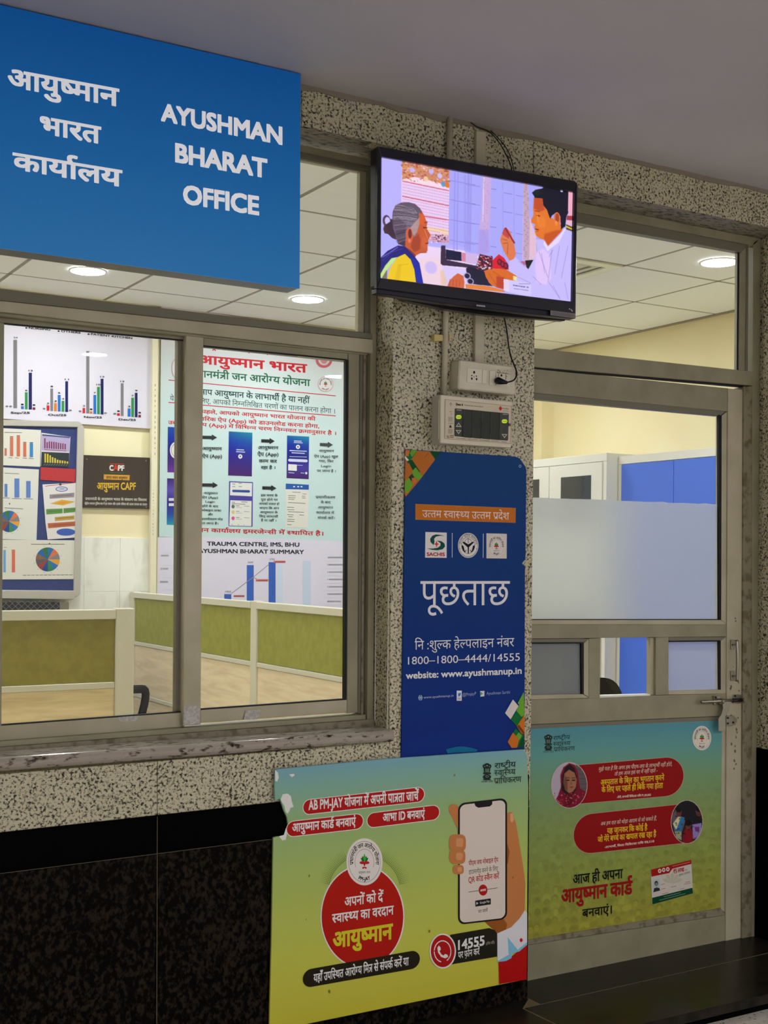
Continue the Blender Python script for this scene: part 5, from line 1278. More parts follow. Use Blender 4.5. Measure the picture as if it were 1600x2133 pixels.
a_.text('14555', 1155, 1196, 1313, 1166, 56, CRE, .024); a_.text('(टोल फ्री)', 1322, 1166, 1372, 1158, 14, (170, 160, 150)); a_.text('पर फ़ोन करें', 1155, 1247, 1284, 1222, 36, CRE, .015)
a_.begin(); a_.ell(1064, 1203, 79, 104, CRE, n=44); a_.ell(1064, 1203, 71, 96, RED, n=44); a_.annulus(1063, 1205, 52, 66, 5, CRE, a0=-175, a1=60); a_.annulus(1063, 1205, 52, 66, 5, CRE, a0=100, a1=180)
a_.poly([(1040, 1170), (1050, 1180), (1052, 1195), (1044, 1202), (1055, 1222), (1068, 1230), (1078, 1220), (1092, 1225), (1096, 1238), (1078, 1246), (1055, 1238), (1036, 1212), (1032, 1185)], CRE); a_.end('telephone_mark')
a_.begin()
a_.poly([(1397, 1262), (1480, 1230), (1566, 1160), (1563, 1372), (1400, 1400)], (170, 14, 14))
a_.poly([(1388, 1098), (1470, 1062), (1520, 1010), (1553, 960), (1566, 975), (1566, 1165), (1520, 1205), (1480, 1215), (1472, 1245), (1440, 1262), (1390, 1268)], (120, 178, 200))
a_.poly([(1388, 1098), (1470, 1062), (1520, 1010), (1553, 960), (1566, 975), (1566, 1150), (1510, 1195), (1450, 1120), (1456, 1225), (1390, 1262)], (206, 204, 206))
a_.ell(1531, 1138, 9, 12, (190, 20, 40), n=20); a_.end('sleeve_print')
ashoka(a_, 1328, 138, 96)
g_ = (24, 34, 32)
a_.text('राष्ट्रीय', 1374, 118, 1500, 108, 32, g_, .006); a_.text('स्वास्थ्य', 1372, 160, 1498, 152, 32, g_, .006); a_.text('प्राधिकरण', 1371, 208, 1532, 196, 32, g_, .006)
a_.begin(0)
for x, y, r in ((1135, 156, 4), (390, 1443, 7), (985, 1085, 6), (270, 755, 5), (1482, 765, 5), (250, 1015, 3)): a_.ell(x, y, r*.8, r*1.6, (110, 116, 40), n=8)
a_.end('scuff_marks')['kind'] = 'stuff'

# ---- poster on the door
YDP = YL+.004
dp = thing('door_poster', 'green poster with two red testimony banners stuck on the lower door', 'poster', P(1300, 1700, YDP))
NX, NY = 220, 240
cd = Canvas(NX, NY, (0, 0, 0))
vv_ = np.linspace(0, 1, NY)
stops = [(0, (78, 134, 146)), (.12, (92, 146, 140)), (.28, (112, 146, 104)), (.45, (124, 142, 82)), (.7, (132, 142, 64)), (1, (146, 140, 52))]
for ch in range(3): cd.a[:, :, ch] = np.interp(vv_, [q[0] for q in stops], [q[1][ch] for q in stops])[:, None]
for r in range(15):
    y = 66+r*12.2; con = min(1, max(0, (y-60)/150))*.8
    for q in range(22):
        x = q*10.4+random.uniform(-3, 3)+(r % 2)*4; yy = y+random.uniform(-4, 4); base = cd.a[min(NY-1, max(0, int(yy))), 0].copy(); sc_ = random.uniform(.8, 1.25)
        dk = base*random.uniform(.82, .92); lt_ = np.minimum(base*random.uniform(1.08, 1.24), 255)
        cd.poly([(x-5*sc_, yy+11), (x-4.4*sc_, yy+5), (x, yy+3.5), (x+4.4*sc_, yy+5), (x+5*sc_, yy+11)], random.choice([dk, lt_, base]), .5*con, 1)
        cd.ell(x, yy-1.2, 3.2*sc_, 3.8*sc_, dk, .8*con, 1); cd.ell(x, yy+.6, 2.3*sc_, 3.0*sc_, lt_ if random.random() < .5 else base, .7*con, 1)
        if random.random() < .7: cd.line(x-1.4, yy, x+1.4, yy, .8, dk, .5*con); cd.line(x-.8, yy+2, x+.8, yy+2, .6, dk, .4*con)
cd.a += rng.normal(0, 1.2, cd.a.shape)
slab('poster_sheet', [(1099, 1517.5), (1505, 1500), (1502, 1895), (1095, 1962)], YDP+.0006, .002, mat((150, 148, 70), .4), dp, bev=0)
cd.mesh('crowd_print', [(1099.3, 1518), (1504.7, 1500.5), (1501.5, 1894.5), (1095.3, 1961.5)], YDP, colattr_mat('poster_print', rough=.4), dp, k=.75)
td = crop(1090, 1480, 3.137); a_ = Art(dp, YDP, td, k=.75); RD = (134, 12, 14); CR2 = (206, 190, 170); YE = (206, 172, 30)
ashoka(a_, 164, 212, 100)
a_.text('राष्ट्रीय', 196, 193, 306, 186, 25, (18, 26, 24), .008); a_.text('स्वास्थ्य', 196, 232, 308, 226, 25, (18, 26, 24), .008); a_.text('प्राधिकरण', 200, 268, 338, 260, 26, (18, 26, 24), .008)
pmjay(a_, 1168, 180, 61, 80, paper=(206, 200, 186))
def half_pill(x0, y0, x1, y1, r, rx, right, n):
    sl = (y1-y0)/(x1-x0); pts = []
    for e, c in ((3, (176, 150, 130)), (0, RD)):
        R, RX = r+e, rx+e; pts = []
        if right:
            pts = [(x0, y0+R)]; pts.append((x0, y0-R))
            for k in range(17): an = math.radians(-90+180*k/16); pts.append((x1+RX*math.cos(an), y1+R*math.sin(an)+RX*math.cos(an)*sl))
        else:
            pts = [(x1, y1-R), (x1, y1+R)]
            for k in range(17): an = math.radians(90+180*k/16); pts.append((x0+RX*math.cos(an), y0+R*math.sin(an)+RX*math.cos(an)*sl))
        a_.poly(pts, c, 'red_banner')
half_pill(330, 486, 930, 434, 126, 118, True, 0)
half_pill(448, 803, 1050, 738, 128, 118, False, 0)
a_.text('मुझे पता है कि अगर हम पीएम-जय के लाभार्थी नहीं होते,', 492, 395, 972, 362, 22, CR2, 0, slant=.15)
a_.text('तो हम आज इस घर में नहीं रहते -', 596, 426, 876, 402, 22, CR2, 0, slant=.15)
a_.text('अस्पताल के बिल का भुगतान करने', 506, 487, 922, 454, 32, YE, .02); a_.text('के लिए घर पहले ही बिक गया होता', 512, 535, 914, 505, 32, YE, .02)
a_.text('-रोगी, लाभार्थी चिकित्सा राशि ₹1,00,000', 612, 573, 834, 557, 12, CR2, .02)
a_.text('अब हम रात को थोड़ा आराम से सो सकते हैं,', 505, 752, 870, 716, 22, CR2, 0, slant=.15)
a_.text('यह जानकर कि कोई है', 548, 803, 812, 780, 32, YE, .02); a_.text('जो मेरे बच्चे का खयाल रख रहा है', 487, 860, 870, 822, 32, YE, .02)
a_.text('-लाभार्थी, जिला चिकित्सा राशि ₹8,510', 532, 900, 856, 860, 12, CR2, .02)
# two round portrait photographs
a_.ell(301, 488, 119, 151, (190, 166, 156), 'portrait_border', n=48)
pc = Canvas(84, 104, (176, 164, 176))
def q_(x, y): return ((x-184)/(418-184)*84, (y-339)/(637-339)*104)
def pp(pts, c, **k): pc.poly([q_(*p) for p in pts], c, **k)
pp([(340, 330), (430, 330), (430, 560), (350, 520)], (96, 84, 88)); 
for k in range(5): pp([(345, 380+k*32), (430, 380+k*32), (430, 386+k*32), (345, 386+k*32)], (76, 66, 70), al=.7)
pp([(180, 640), (225, 560), (246, 500), (242, 420), (262, 370), (300, 342), (335, 352), (358, 400), (366, 470), (372, 510), (410, 530), (430, 640)], (120, 16, 40), blur=1)
pp([(250, 520), (256, 420), (275, 370), (305, 350), (335, 375), (350, 430), (352, 500), (330, 545), (280, 550)], (34, 20, 24), blur=1)
pp([(262, 470), (270, 410), (300, 385), (335, 405), (350, 450), (346, 500), (325, 530), (300, 540), (275, 520)], (156, 104, 76), blur=1)
pp([(262, 470), (275, 420), (290, 470), (290, 530), (272, 515)], (96, 56, 44), al=.7, blur=2)
for x in (292, 330): pp([(x-12, 452), (x+12, 450), (x+12, 458), (x-12, 460)], (30, 16, 16)); pp([(x-13, 438), (x+13, 436), (x+13, 440), (x-13, 443)], (50, 28, 24))
pp([(312, 455), (320, 480), (308, 486)], (120, 72, 56), al=.8); pp([(300, 498), (332, 496), (316, 508)], (140, 36, 44)); pp([(270, 545), (330, 535), (320, 600), (290, 640), (270, 620)], (96, 12, 28), blur=1)
for k in range(60): pc.ell(*q_(random.uniform(200, 410), random.uniform(540, 632)), 1.6, 1.4, random.choice([(190, 60, 80), (200, 140, 140), (90, 10, 26)]), .8)
el = lambda u, v: (u-.5)**2+(v-.5)**2 < .25
pc.mesh('portrait_photo', [td(186, 342), td(416, 342), td(416, 635), td(186, 635)], YDP-a_.off, colattr_mat('poster_print', rough=.4), dp, mask=el, k=.8); a_.off += .0001
a_.ell(1070, 728, 105, 143, (186, 166, 150), 'portrait_border', n=48)
pc = Canvas(76, 104, (26, 24, 30))
def q_(x, y): return ((x-968)/(1172-968)*76, (y-588)/(868-588)*104)
pp([(968, 700), (1000, 640), (1030, 640), (1030, 700), (1060, 720), (1040, 790), (990, 800)], (96, 84, 90)); pp([(985, 760), (1030, 690), (1056, 700), (1030, 790), (1000, 800)], (40, 110, 160)); pp([(978, 740), (1015, 690), (1030, 700), (1000, 780)], (206, 196, 150))
pc.ell(*q_(1018, 665), 7, 11, (96, 50, 40)); pc.ell(*q_(1016, 648), 7, 7, (20, 14, 14)); pc.ell(*q_(1148, 660), 8, 12, (90, 50, 44)); pc.ell(*q_(1150, 644), 8, 7, (16, 12, 14))
pp([(1045, 800), (1060, 770), (1095, 770), (1108, 800), (1110, 870), (1040, 870)], (130, 16, 26)); pc.ell(*q_(1078, 748), 7, 10, (110, 58, 46)); pc.ell(*q_(1078, 735), 8, 7, (14, 10, 12))
pp([(1105, 745), (1165, 735), (1172, 830), (1110, 840)], (140, 120, 180)); pp([(1120, 760), (1150, 760), (1150, 790), (1125, 790)], (110, 50, 110), blur=1); pp([(990, 790), (1035, 790), (1035, 850), (1000, 830)], (150, 150, 110), blur=1)
for k in range(40): pc.ell(*q_(random.uniform(980, 1170), random.uniform(680, 860)), 2, 2, random.choice([(50, 44, 50), (14, 12, 16), (80, 50, 60)]), .5)
pc.mesh('portrait_photo', [td(969, 589), td(1171, 589), td(1171, 867), td(969, 867)], YDP-a_.off, colattr_mat('poster_print', rough=.4), dp, mask=el, k=.8); a_.off += .0001
a_.text('आज ही अपना', 326, 1135, 652, 1094, 58, (18, 20, 14), .018); a_.text('आयुष्मान कार्ड', 250, 1258, 716, 1196, 82, (140, 16, 18), .028); a_.text('बनवाएं।', 386, 1352, 580, 1325, 50, (18, 20, 14), .018)
# printed sample card
a_.poly([(836, 1040), (1098, 976), (1110, 1194), (850, 1266), (843, 1262), (833, 1050)], (190, 182, 170), 'sample_card'); a_.begin()
a_.poly([(836, 1040), (1098, 976), (1100, 1002), (975, 1034), (955, 1062), (838, 1086), (834, 1050)], (150, 20, 20)); a_.poly([(843, 1224), (1106, 1158), (1110, 1194), (850, 1266), (844, 1262)], (6, 60, 36))
for x, y in ((892, 1048), (918, 1042), (945, 1037)): a_.ell(x, y, 11, 14, (206, 190, 180), n=18); a_.ell(x, y, 5, 6, (130, 60, 50), n=10)
for k in range(5):
    an = math.radians(-160+k*35); a_.poly([(975, 1130), (975+52*math.cos(an-.25), 1125+52*math.sin(an-.25)), (975+70*math.cos(an), 1125+66*math.sin(an)), (975+52*math.cos(an+.25), 1125+52*math.sin(an+.25))], (176, 172, 148))
a_.poly([(846, 1112), (890, 1100), (893, 1176), (850, 1190)], (160, 176, 176)); a_.ell(870, 1130, 12, 17, (40, 36, 36), n=18); a_.ell(871, 1136, 9, 13, (120, 112, 106), n=16); a_.poly([(850, 1188), (856, 1162), (872, 1156), (890, 1160), (896, 1176)], (40, 44, 44))
for (x0, y0, x1, y1) in ((900, 1138, 925, 1132), (902, 1168, 930, 1161), (966, 1155, 1000, 1147), (905, 1200, 950, 1190), (1025, 1168, 1055, 1160), (1050, 1136, 1095, 1126), (1060, 1124, 1090, 1117)): a_.line(x0, y0, x1, y1, 3, (150, 90, 80))
a_.line(918, 1218, 1030, 1190, 3, (120, 150, 130)); a_.line(890, 1240, 1060, 1196, 3, (120, 150, 130)); a_.line(975, 1018, 1090, 990, 3, (200, 130, 120)); a_.end('card_print')
a_.text("₹5 लाख", 982, 1066, 1052, 1050, 24, (150, 26, 26), .02); a_.text('का', 1058, 1048, 1072, 1045, 8, (60, 50, 44)); a_.text('मुफ्त उपचार', 1018, 1082, 1092, 1062, 12, (60, 54, 46), .01)

# ================================================================== THINGS IN THE OFFICE
YO = YB-.004      # paper on the back wall
KW = .97
BKT = (40, 36, 44)
def paper(name, label, cat, pts, Y, color, group=None, t=ident, th=.0015, rough=.45):
    c = t(*[sum(q)/len(pts) for q in zip(*pts)])
    o = thing(name, label, cat, P(*c, Y), group)
    slab('sheet', pts, Y, th, mat(color, rough, KW), o, t, 0); return o
# bar chart poster at the upper left
tc = crop(0, 600, 4.265)
YC = YB-.012
ch = paper('bar_chart_poster', 'wide white poster of monthly staff bar charts above the notice board, half cut off', 'poster', [(-560, 90), (1352, 419), (1340, 1250), (-560, 1120)], YC, (216, 212, 224), t=tc)
a_ = Art(ch, YC, tc, k=KW)
cl = dict(g=(122, 120, 124), b=(34, 108, 190), G=(44, 140, 76), n=(24, 34, 92), m=(110, 34, 60), r=(196, 36, 44), o=(214, 120, 40))
bars = [(118, 152, 460, 1068, 'g'), (186, 212, 1050, 1076, 'b'), (221, 246, 926, 1078, 'G'), (255, 284, 752, 1080, 'n'), (290, 314, 1060, 1082, 'm'),
 (414, 439, 1042, 1090, 'r'), (447, 472, 893, 1093, 'g'), (480, 505, 1022, 1095, 'o'), (513, 539, 950, 1097, 'b'), (547, 572, 1002, 1099, 'G'), (580, 605, 828, 1101, 'n'),
 (734, 757, 1065, 1112, 'r'), (766, 794, 560, 1114, 'g'), (798, 821, 1095, 1116, 'o'), (830, 855, 950, 1118, 'b'), (862, 887, 878, 1121, 'G'), (894, 920, 806, 1124, 'n'),
 (1040, 1065, 1112, 1135, 'r'), (1073, 1098, 846, 1137, 'g'), (1134, 1160, 1070, 1142, 'b'), (1166, 1190, 975, 1145, 'G'), (1198, 1222, 930, 1147, 'n'), (1229, 1252, 1127, 1149, 'm'),
 (-200, -172, 900, 1045, 'b'), (-165, -140, 800, 1047, 'G'), (-130, -104, 700, 1050, 'n'), (-235, -210, 640, 1042, 'g')]
for x0, x1, y0, y1, c in bars: a_.begin(); a_.rect(x0, y0, x1, y1, cl[c]); a_.end('chart_bar')
for s, x0, y0, x1, y1 in (('Sep/25', 95, 1115, 265, 1116), ('Oct/25', 428, 1134, 590, 1138), ('Nov/25', 746, 1153, 906, 1158), ('Dec/25', 1054, 1174, 1208, 1180), ('Aug/25', -230, 1090, -70, 1094)): a_.text(s, x0, y0, x1, y1, 17, BKT, .024)
for s, x0, y0, x1, y1 in (('NURSING', 255, 362, 448, 378), ('OTHERS', 542, 390, 716, 406), ('PATIENT KITCHEN', 808, 417, 1176, 454)):
    a_.text(s, x0, y0, x1, y1, 17, BKT, .03); a_.rect(x0-30, y0-14, x0-12, y0-1, BKT, 'legend_mark')
for s, x, y in (('24', 138, 446), ('1', 199, 1040), ('6', 234, 915), ('13', 272, 740), ('1', 302, 1045), ('0', 95, 1058), ('0', 62, 1056), ('2', 427, 1030), ('8', 460, 880), ('3', 493, 1010), ('6', 526, 937), ('4', 560, 990), ('11', 594, 817), ('0', 392, 1078), ('0', 625, 1092),
 ('2', 746, 1052), ('1', 810, 1083), ('7', 842, 936), ('10', 874, 864), ('13', 908, 794), ('0', 712, 1100), ('0', 937, 1116), ('1', 1053, 1100), ('12', 1087, 835), ('3', 1147, 1058), ('7', 1178, 962), ('9', 1211, 917), ('1', 1241, 1113), ('0', 1020, 1122)):
    w = 8*len(s)+3; a_.text(s, x-w, y, x+w, y+1, 13, BKT, .02, 'numeral')
# dark CAPF board
cb = paper('capf_board', 'dark brown framed Hindi notice below the bar chart poster, gold and white lettering', 'poster', [(745, 1483), (1338, 1508), (1331, 1963), (737, 1950)], YO-.008, (54, 42, 30), t=tc, th=.01)
a_ = Art(cb, YO-.008, tc, k=KW)
a_.text('C', 972, 1620, 1008, 1621, 46, (226, 222, 216), .035); a_.text('A', 1008, 1620, 1050, 1622, 54, (200, 50, 30), .035); a_.text('PF', 1048, 1621, 1105, 1623, 46, (226, 222, 216), .035)
a_.begin(); a_.line(972, 1560, 1103, 1564, 5, (190, 50, 30)); a_.line(975, 1640, 1100, 1644, 4, (50, 110, 50)); a_.poly([(922, 1655), (1153, 1662), (1150, 1708), (921, 1700)], (200, 146, 50)); a_.end('ribbon')
a_.text('हमारा जवान आयुष्मान', 945, 1692, 1132, 1698, 20, (50, 30, 20), .02)
a_.text('आयुष्मान CAPF', 862, 1788, 1207, 1792, 56, (214, 174, 40), .02)
a_.text('प्रधानमंत्री के आयुष्मान भारत के संकल्प का विस्तार', 757, 1882, 1305, 1893, 20, (206, 200, 190), .014)
a_.text('केंद्रीय सशस्त्र पुलिस बल में हर जवान और उसके परिवार को उत्तम उपचार का उपहार', 752, 1922, 1308, 1932, 17, (206, 200, 190), .014)
for x, y in ((772, 1520), (1298, 1534), (765, 1925), (1300, 1945)): a_.ell(x, y, 6, 5, (150, 140, 110), 'pin', n=10)

# notice board with papers
YN = YB-.055
nb = thing('notice_board', 'aluminium framed blue notice board covered with chart papers, seen through the left pane', 'notice board', P(60, 1080, YN))
slab('board_felt', [(-330, 872), (170, 888), (160, 1237), (-330, 1232)], YN+.012, .02, noisy('blue_felt', (34, 50, 104), (40, 58, 116), 60, .8, k=KW), nb, bev=0)
fr = mat((186, 182, 172), .3, k=KW, metal=.1)
slab('frame_side', [(162, 888), (172.5, 885), (176, 893), (167, 1238), (158, 1245), (154, 1230)], YN, .035, fr, nb, bev=.003)
slab('frame_side', [(-340, 868), (-328, 870), (-328, 1236), (-340, 1236)], YN, .035, fr, nb, bev=.003)
slab('frame_top', [(-335, 868), (164, 877.5), (173, 884), (163, 890), (-335, 880)], YN, .035, fr, nb, bev=.003)
slab('marker_tray', [(-335, 1226), (157, 1230.5), (160, 1240), (152, 1249), (-335, 1243)], YN-.02, .055, fr, nb, bev=.003)
tn = crop(0, 1050, 3.878)
YQ = YN+.0100
p1 = paper('chart_paper', 'white paper with orange and blue columns, upper left on the notice board', 'paper', [(-300, 1228), (365, 1262), (356, 1588), (-300, 1560)], YQ, (216, 214, 204), 'papers on the notice board', tc)
a_ = Art(p1, YQ, tc, k=KW); a_.begin()
for x0, x1, y0, y1, c in ((40, 60, 1432, 1490, 'o2'), (88, 118, 1325, 1494, 'o2'), (148, 178, 1316, 1496, 'o2'), (206, 234, 1375, 1500, 'o2'), (264, 294, 1378, 1503, 'b2'), (-60, -30, 1350, 1490, 'o2')):
    cc = (200, 110, 84) if c == 'o2' else (54, 132, 190); a_.rect(x0, y0, x1, y1, cc); a_.rect(x0, y0-8, x1, y0-2, (90, 70, 70))
for x0, x1, y in ((40, 195, 1282), (75, 110, 1506), (135, 168, 1508), (200, 240, 1510), (255, 300, 1513)): a_.line(x0, y, x1, y+3, 4, (60, 56, 56))
a_.end('chart_print')
p2 = paper('chart_paper', 'paper with a lilac chart above a dark yellow-barred chart, upper right on the notice board', 'paper', [(368, 1285), (626, 1322), (610, 1592), (362, 1582)], YQ-.001, (206, 204, 208), 'papers on the notice board', tc)
a_ = Art(p2, YQ-.001, tc, k=KW); a_.begin()
a_.poly([(374, 1300), (622, 1328), (615, 1455), (370, 1442)], (172, 160, 196)); a_.poly([(374, 1298), (622, 1322), (621, 1334), (374, 1312)], (70, 80, 120))
for k in range(10): x = 393+k*20; h = (90, 55, 62, 60, 58, 55, 50, 46, 44, 40)[k]; a_.rect(x, 1424-h, x+12, 1424+k*1.2, (120, 44, 84))
a_.line(392, 1434, 590, 1448, 5, (150, 60, 60)); a_.poly([(370, 1455), (616, 1465), (610, 1592), (365, 1582)], (44, 52, 56))
for k in range(10): x = 396+k*21.8; h = (80, 78, 66, 50, 42, 30, 26, 24, 22, 18)[k]; a_.rect(x, 1550-h+k, x+13, 1550+k, (206, 190, 60)); a_.line(x-8, 1575+k*.5, x+8, 1560+k*.5, 3, (140, 140, 140))
a_.end('chart_print')
p3 = paper('red_paper', 'red sheet in the middle right of the notice board', 'paper', [(362, 1592), (673, 1608), (666, 1723), (359, 1704)], YQ-.002, (178, 44, 48), 'papers on the notice board', tc)
p4 = paper('flow_chart_paper', 'slanting white paper with a coloured flow chart of boxes and a yellow diamond', 'paper', [(378, 1745), (676, 1729), (672, 2216), (424, 2234), (404, 2080)], YQ-.0015, (218, 214, 212), 'papers on the notice board', tc)
a_ = Art(p4, YQ-.0015, tc, k=KW); a_.begin()
a_.line(400, 1760, 672, 1729, 5, (190, 60, 70)); a_.ell(536, 1745, 12, 10, (50, 80, 60), n=12)
a_.ell(548, 1786, 55, 23, (80, 100, 170), n=28); a_.ell(548, 1786, 47, 17, (196, 196, 214), n=28)
a_.poly([(440, 1835), (660, 1818), (658, 1858), (442, 1872)], (140, 132, 140)); a_.poly([(445, 1915), (550, 1880), (668, 1898), (560, 1932)], (206, 164, 60)); a_.poly([(500, 1913), (552, 1893), (610, 1902), (556, 1920)], (214, 140, 40))
a_.poly([(410, 1964), (556, 1958), (556, 2000), (412, 2012)], (88, 140, 66)); a_.poly([(564, 1957), (672, 1949), (671, 1989), (564, 2000)], (88, 140, 66))
a_.poly([(486, 2035), (660, 2020), (660, 2055), (490, 2070)], (184, 150, 66)); a_.poly([(424, 2090), (670, 2073), (668, 2113), (428, 2134)], (176, 92, 58)); a_.ell(586, 2168, 84, 32, (60, 92, 176), n=30)
for (x0, y0, x1, y1) in ((470, 1850, 640, 1838), (430, 1985, 545, 1978), (580, 1975, 680, 1966), (500, 2048, 650, 2036), (470, 2110, 640, 2096), (530, 1786, 570, 1784)): a_.line(x0, y0, x1, y1, 4, (90, 76, 60))
a_.end('chart_print')
p5 = paper('chart_paper', 'white paper with blue columns over a coloured pie, left side of the notice board', 'paper', [(-300, 1574), (346, 1612), (324, 2240), (-300, 2220)], YQ-.0005, (214, 214, 206), 'papers on the notice board', tc)
a_ = Art(p5, YQ-.0005, tc, k=KW); a_.begin()
for x0, x1, y0, y1 in ((-20, 5, 1700, 1850), (40, 66, 1740, 1856), (128, 172, 1692, 1862), (232, 272, 1714, 1864)): a_.rect(x0, y0, x1, y1, (92, 126, 190)); a_.line(x0-20, y1+8, x1+20, y1+10, 4, (80, 76, 80))
a_.line(40, 1644, 170, 1650, 4, (70, 66, 66)); a_.line(40, 1952, 205, 1962, 4, (70, 66, 66)); a_.ell(85, 1916, 6, 8, (90, 80, 80), n=10); a_.end('chart_print')
def pie(a, cx, cy, rx, ry, name='pie_chart'):
    cols = [(40, 104, 172), (214, 110, 60), (126, 124, 130), (220, 156, 50), (44, 110, 180), (52, 130, 76), (34, 72, 140), (150, 64, 54), (92, 86, 92), (130, 96, 66), (40, 100, 168), (44, 112, 60)]
    a.begin()
    for k, c in enumerate(cols):
        a0 = -90+k*30; pts = [(cx, cy)]+[(cx+rx*math.cos(math.radians(a0+j*6)), cy+ry*math.sin(math.radians(a0+j*6))) for j in range(6)]
        a.poly(pts, c)
    for k in range(12): an = math.radians(-75+k*30); a.line(cx+rx*1.14*math.cos(an)-4, cy+ry*1.14*math.sin(an), cx+rx*1.14*math.cos(an)+4, cy+ry*1.14*math.sin(an), 2.5, (90, 86, 90))
    a.end(name)
a_.t = tn
pie(a_, 74, 140, 84, 87)
p6 = paper('chart_paper', 'white landscape paper with two columns and a pie, lowest on the notice board', 'paper', [(-300, 285), (604, 293), (598, 606), (-300, 610)], YQ-.0008, (214, 212, 200), 'papers on the notice board', tn)
a_ = Art(p6, YQ-.0008, tn, k=KW); a_.begin()
a_.rect(26, 370, 47, 552, (110, 160, 206)); a_.rect(95, 368, 122, 552, (206, 110, 90)); a_.rect(-60, 400, -36, 552, (206, 110, 90)); a_.line(250, 324, 522, 324, 4, (60, 60, 66)); a_.ell(400, 320, 7, 7, (40, 120, 60), n=10); a_.line(30, 350, 55, 350, 3, (90, 90, 90))
for k in range(12): a_.line(185+k*34, 574-k*.3, 212+k*34, 574-k*.3, 4, (90, 86, 86))
a_.end('chart_print'); pie(a_, 386, 447, 97, 97)
# dark lattice fronted cabinet below the board
lb_ = thing('lattice_cabinet', 'dark cabinet with crossed lattice front below the notice board', 'cabinet', P(50, 1300, YB-.2))
c0, c1 = P(-250, 1250, YB-.11), P(124, 1250, YB-.11)
box('cabinet_body', (c0[0], YB-.11, 0), (c1[0], YB-.02, c1[2]-.012), mat((26, 26, 26), .5), lb_)
box('cabinet_side', (c1[0]+.001, YB-.11, 0), (c1[0]+.05, YB-.02, c1[2]-.012), mat((110, 104, 90), .5), lb_)
a_ = Art(lb_, YB-.11, base=.004, k=KW)
for k in range(12):
    x = -20+k*13
    for d in (1, -1): a_.begin(); a_.line(x-d*13, 1251, x+d*13, 1275, 1.2, (104, 106, 108)); a_.end('lattice_strip')

# raceway on the wall, cream
rw = thing('cable_raceway', 'vertical cream cable raceway between the bar chart poster and the teal poster', 'trunking', P(320, 1000, YB))
slab('raceway_cover', [(318.5, 640), (331, 642), (325, 1300), (312.5, 1298)], YB-.035, .034, mat((226, 220, 190), .4, KW), rw, bev=.002)
slab('raceway_edge', [(331.4, 642), (333, 642), (327, 1300), (325.4, 1298)], YB-.02, .019, mat((206, 196, 150), .5, KW), rw)
a_ = Art(rw, YB-.035, k=KW); a_.begin()
for k in range(14): a_.line(323.5-k*.05, 800+k*11, 323.4-k*.05, 800+k*11+random.uniform(2, 6), 1, (90, 84, 70)); a_.line(319.5-k*.05, 1020+k*7, 319.4-k*.05, 1020+k*7+random.uniform(1, 4), .9, (110, 100, 84))
a_.end('pencil_marks')

# teal scheme poster
tp_ = crop(320, 690, 3.478)
YTL = YB-.012
tpz = zgrad('teal_poster_sheet', [(zof((550, 1128), YTL), (190, 216, 214)), (zof((550, 900), YTL), (190, 212, 212)), (zof((550, 760), YTL), (200, 208, 208)), (zof((550, 700), YTL), (212, 202, 206))], .35, KW, wear=False)
tpo = thing('steps_poster', 'large pale teal Hindi poster with phone screens and arrows behind the window', 'poster', P(520, 900, YTL))
slab('sheet', [(56, -190), (1400, 20), (1390, 1524), (40, 1488)], YTL, .0015, tpz, tpo, tp_, 0)
a_ = Art(tpo, YTL, tp_, k=KW); R3, G3, D3 = (190, 36, 46), (30, 100, 72), (22, 62, 56)
a_.text('ट्रॉमा सेन्टर, IMS, BHU', 420, 128, 985, 182, 36, R3, .02)
a_.text('आयुष्मान भारत', 322, 232, 1114, 300, 58, R3, .026)
a_.text('प्रधानमंत्री जन आरोग्य योजना', 262, 325, 1136, 398, 46, G3, .02)
a_.line(108, 353, 1320, 468, 6, R3, 'rule_line')
a_.text('क्या आप आयुष्मान के लाभार्थी है या नहीं', 218, 447, 1133, 522, 38, D3, .013)
a_.text('ये जानने के लिए, आपको निम्नलिखित चरणों का पालन करना होगा ।', 118, 502, 1314, 597, 33, D3, .010)
a_.line(108, 515, 1320, 613, 6, R3, 'rule_line')
a_.text('सबसे पहले, आपको आयुष्मान भारत योजना की', 225, 585, 1175, 648, 24, R3, .018); a_.text('आधिकारिक ऐप (App) को डाउनलोड करना होगा,', 205, 637, 1200, 702, 24, R3, .018)
a_.text('उसके बाद ऐप (App) में विभिन्न चरण निम्नवत क्रमानुसार है ।', 105, 672, 1322, 752, 23, R3, .018)
a_.text('आयुष्मान कार्यालय इमरजेन्सी में स्थापित है।', 168, 1448, 1230, 1480, 26, R3, .022)
def phone(pts, stops_, name):
    xs_ = [p[0] for p in pts]; ys_ = [p[1] for p in pts]
    cc = Canvas(24, 44, stops_[0]); w = np.linspace(0, 1, 44)
    for c in range(3): cc.a[:, :, c] = np.interp(w, np.linspace(0, 1, len(stops_)), [s[c] for s in stops_])[:, None]
    cc.a[:, :, 1] += np.linspace(-14, 22, 24)[None, :]*(1-w)[:, None]
    cc.mesh(name, [tp_(*p) for p in pts], YTL-a_.off, colattr_mat('poster_print', rough=.4), tpo, k=KW); a_.off += .0001
BL = [(18, 118, 176), (10, 60, 160), (30, 36, 140), (44, 30, 120), (92, 36, 140)]
phone([(545, 725), (716, 735), (712, 1052), (540, 1045)], [(16, 110, 150), (14, 60, 160), (34, 30, 140), (50, 26, 120), (66, 24, 100)], 'phone_screen_print')
phone([(967, 755), (1127, 763), (1124, 1072), (963, 1064)], [(14, 110, 160), (10, 40, 150), (20, 24, 120), (60, 44, 150), (60, 20, 90)], 'phone_screen_print')
phone([(103, 692), (270, 702), (268, 1025), (100, 1022)], [(10, 84, 160), (8, 50, 150), (40, 36, 130), (60, 30, 110), (100, 40, 150)], 'phone_screen_print')
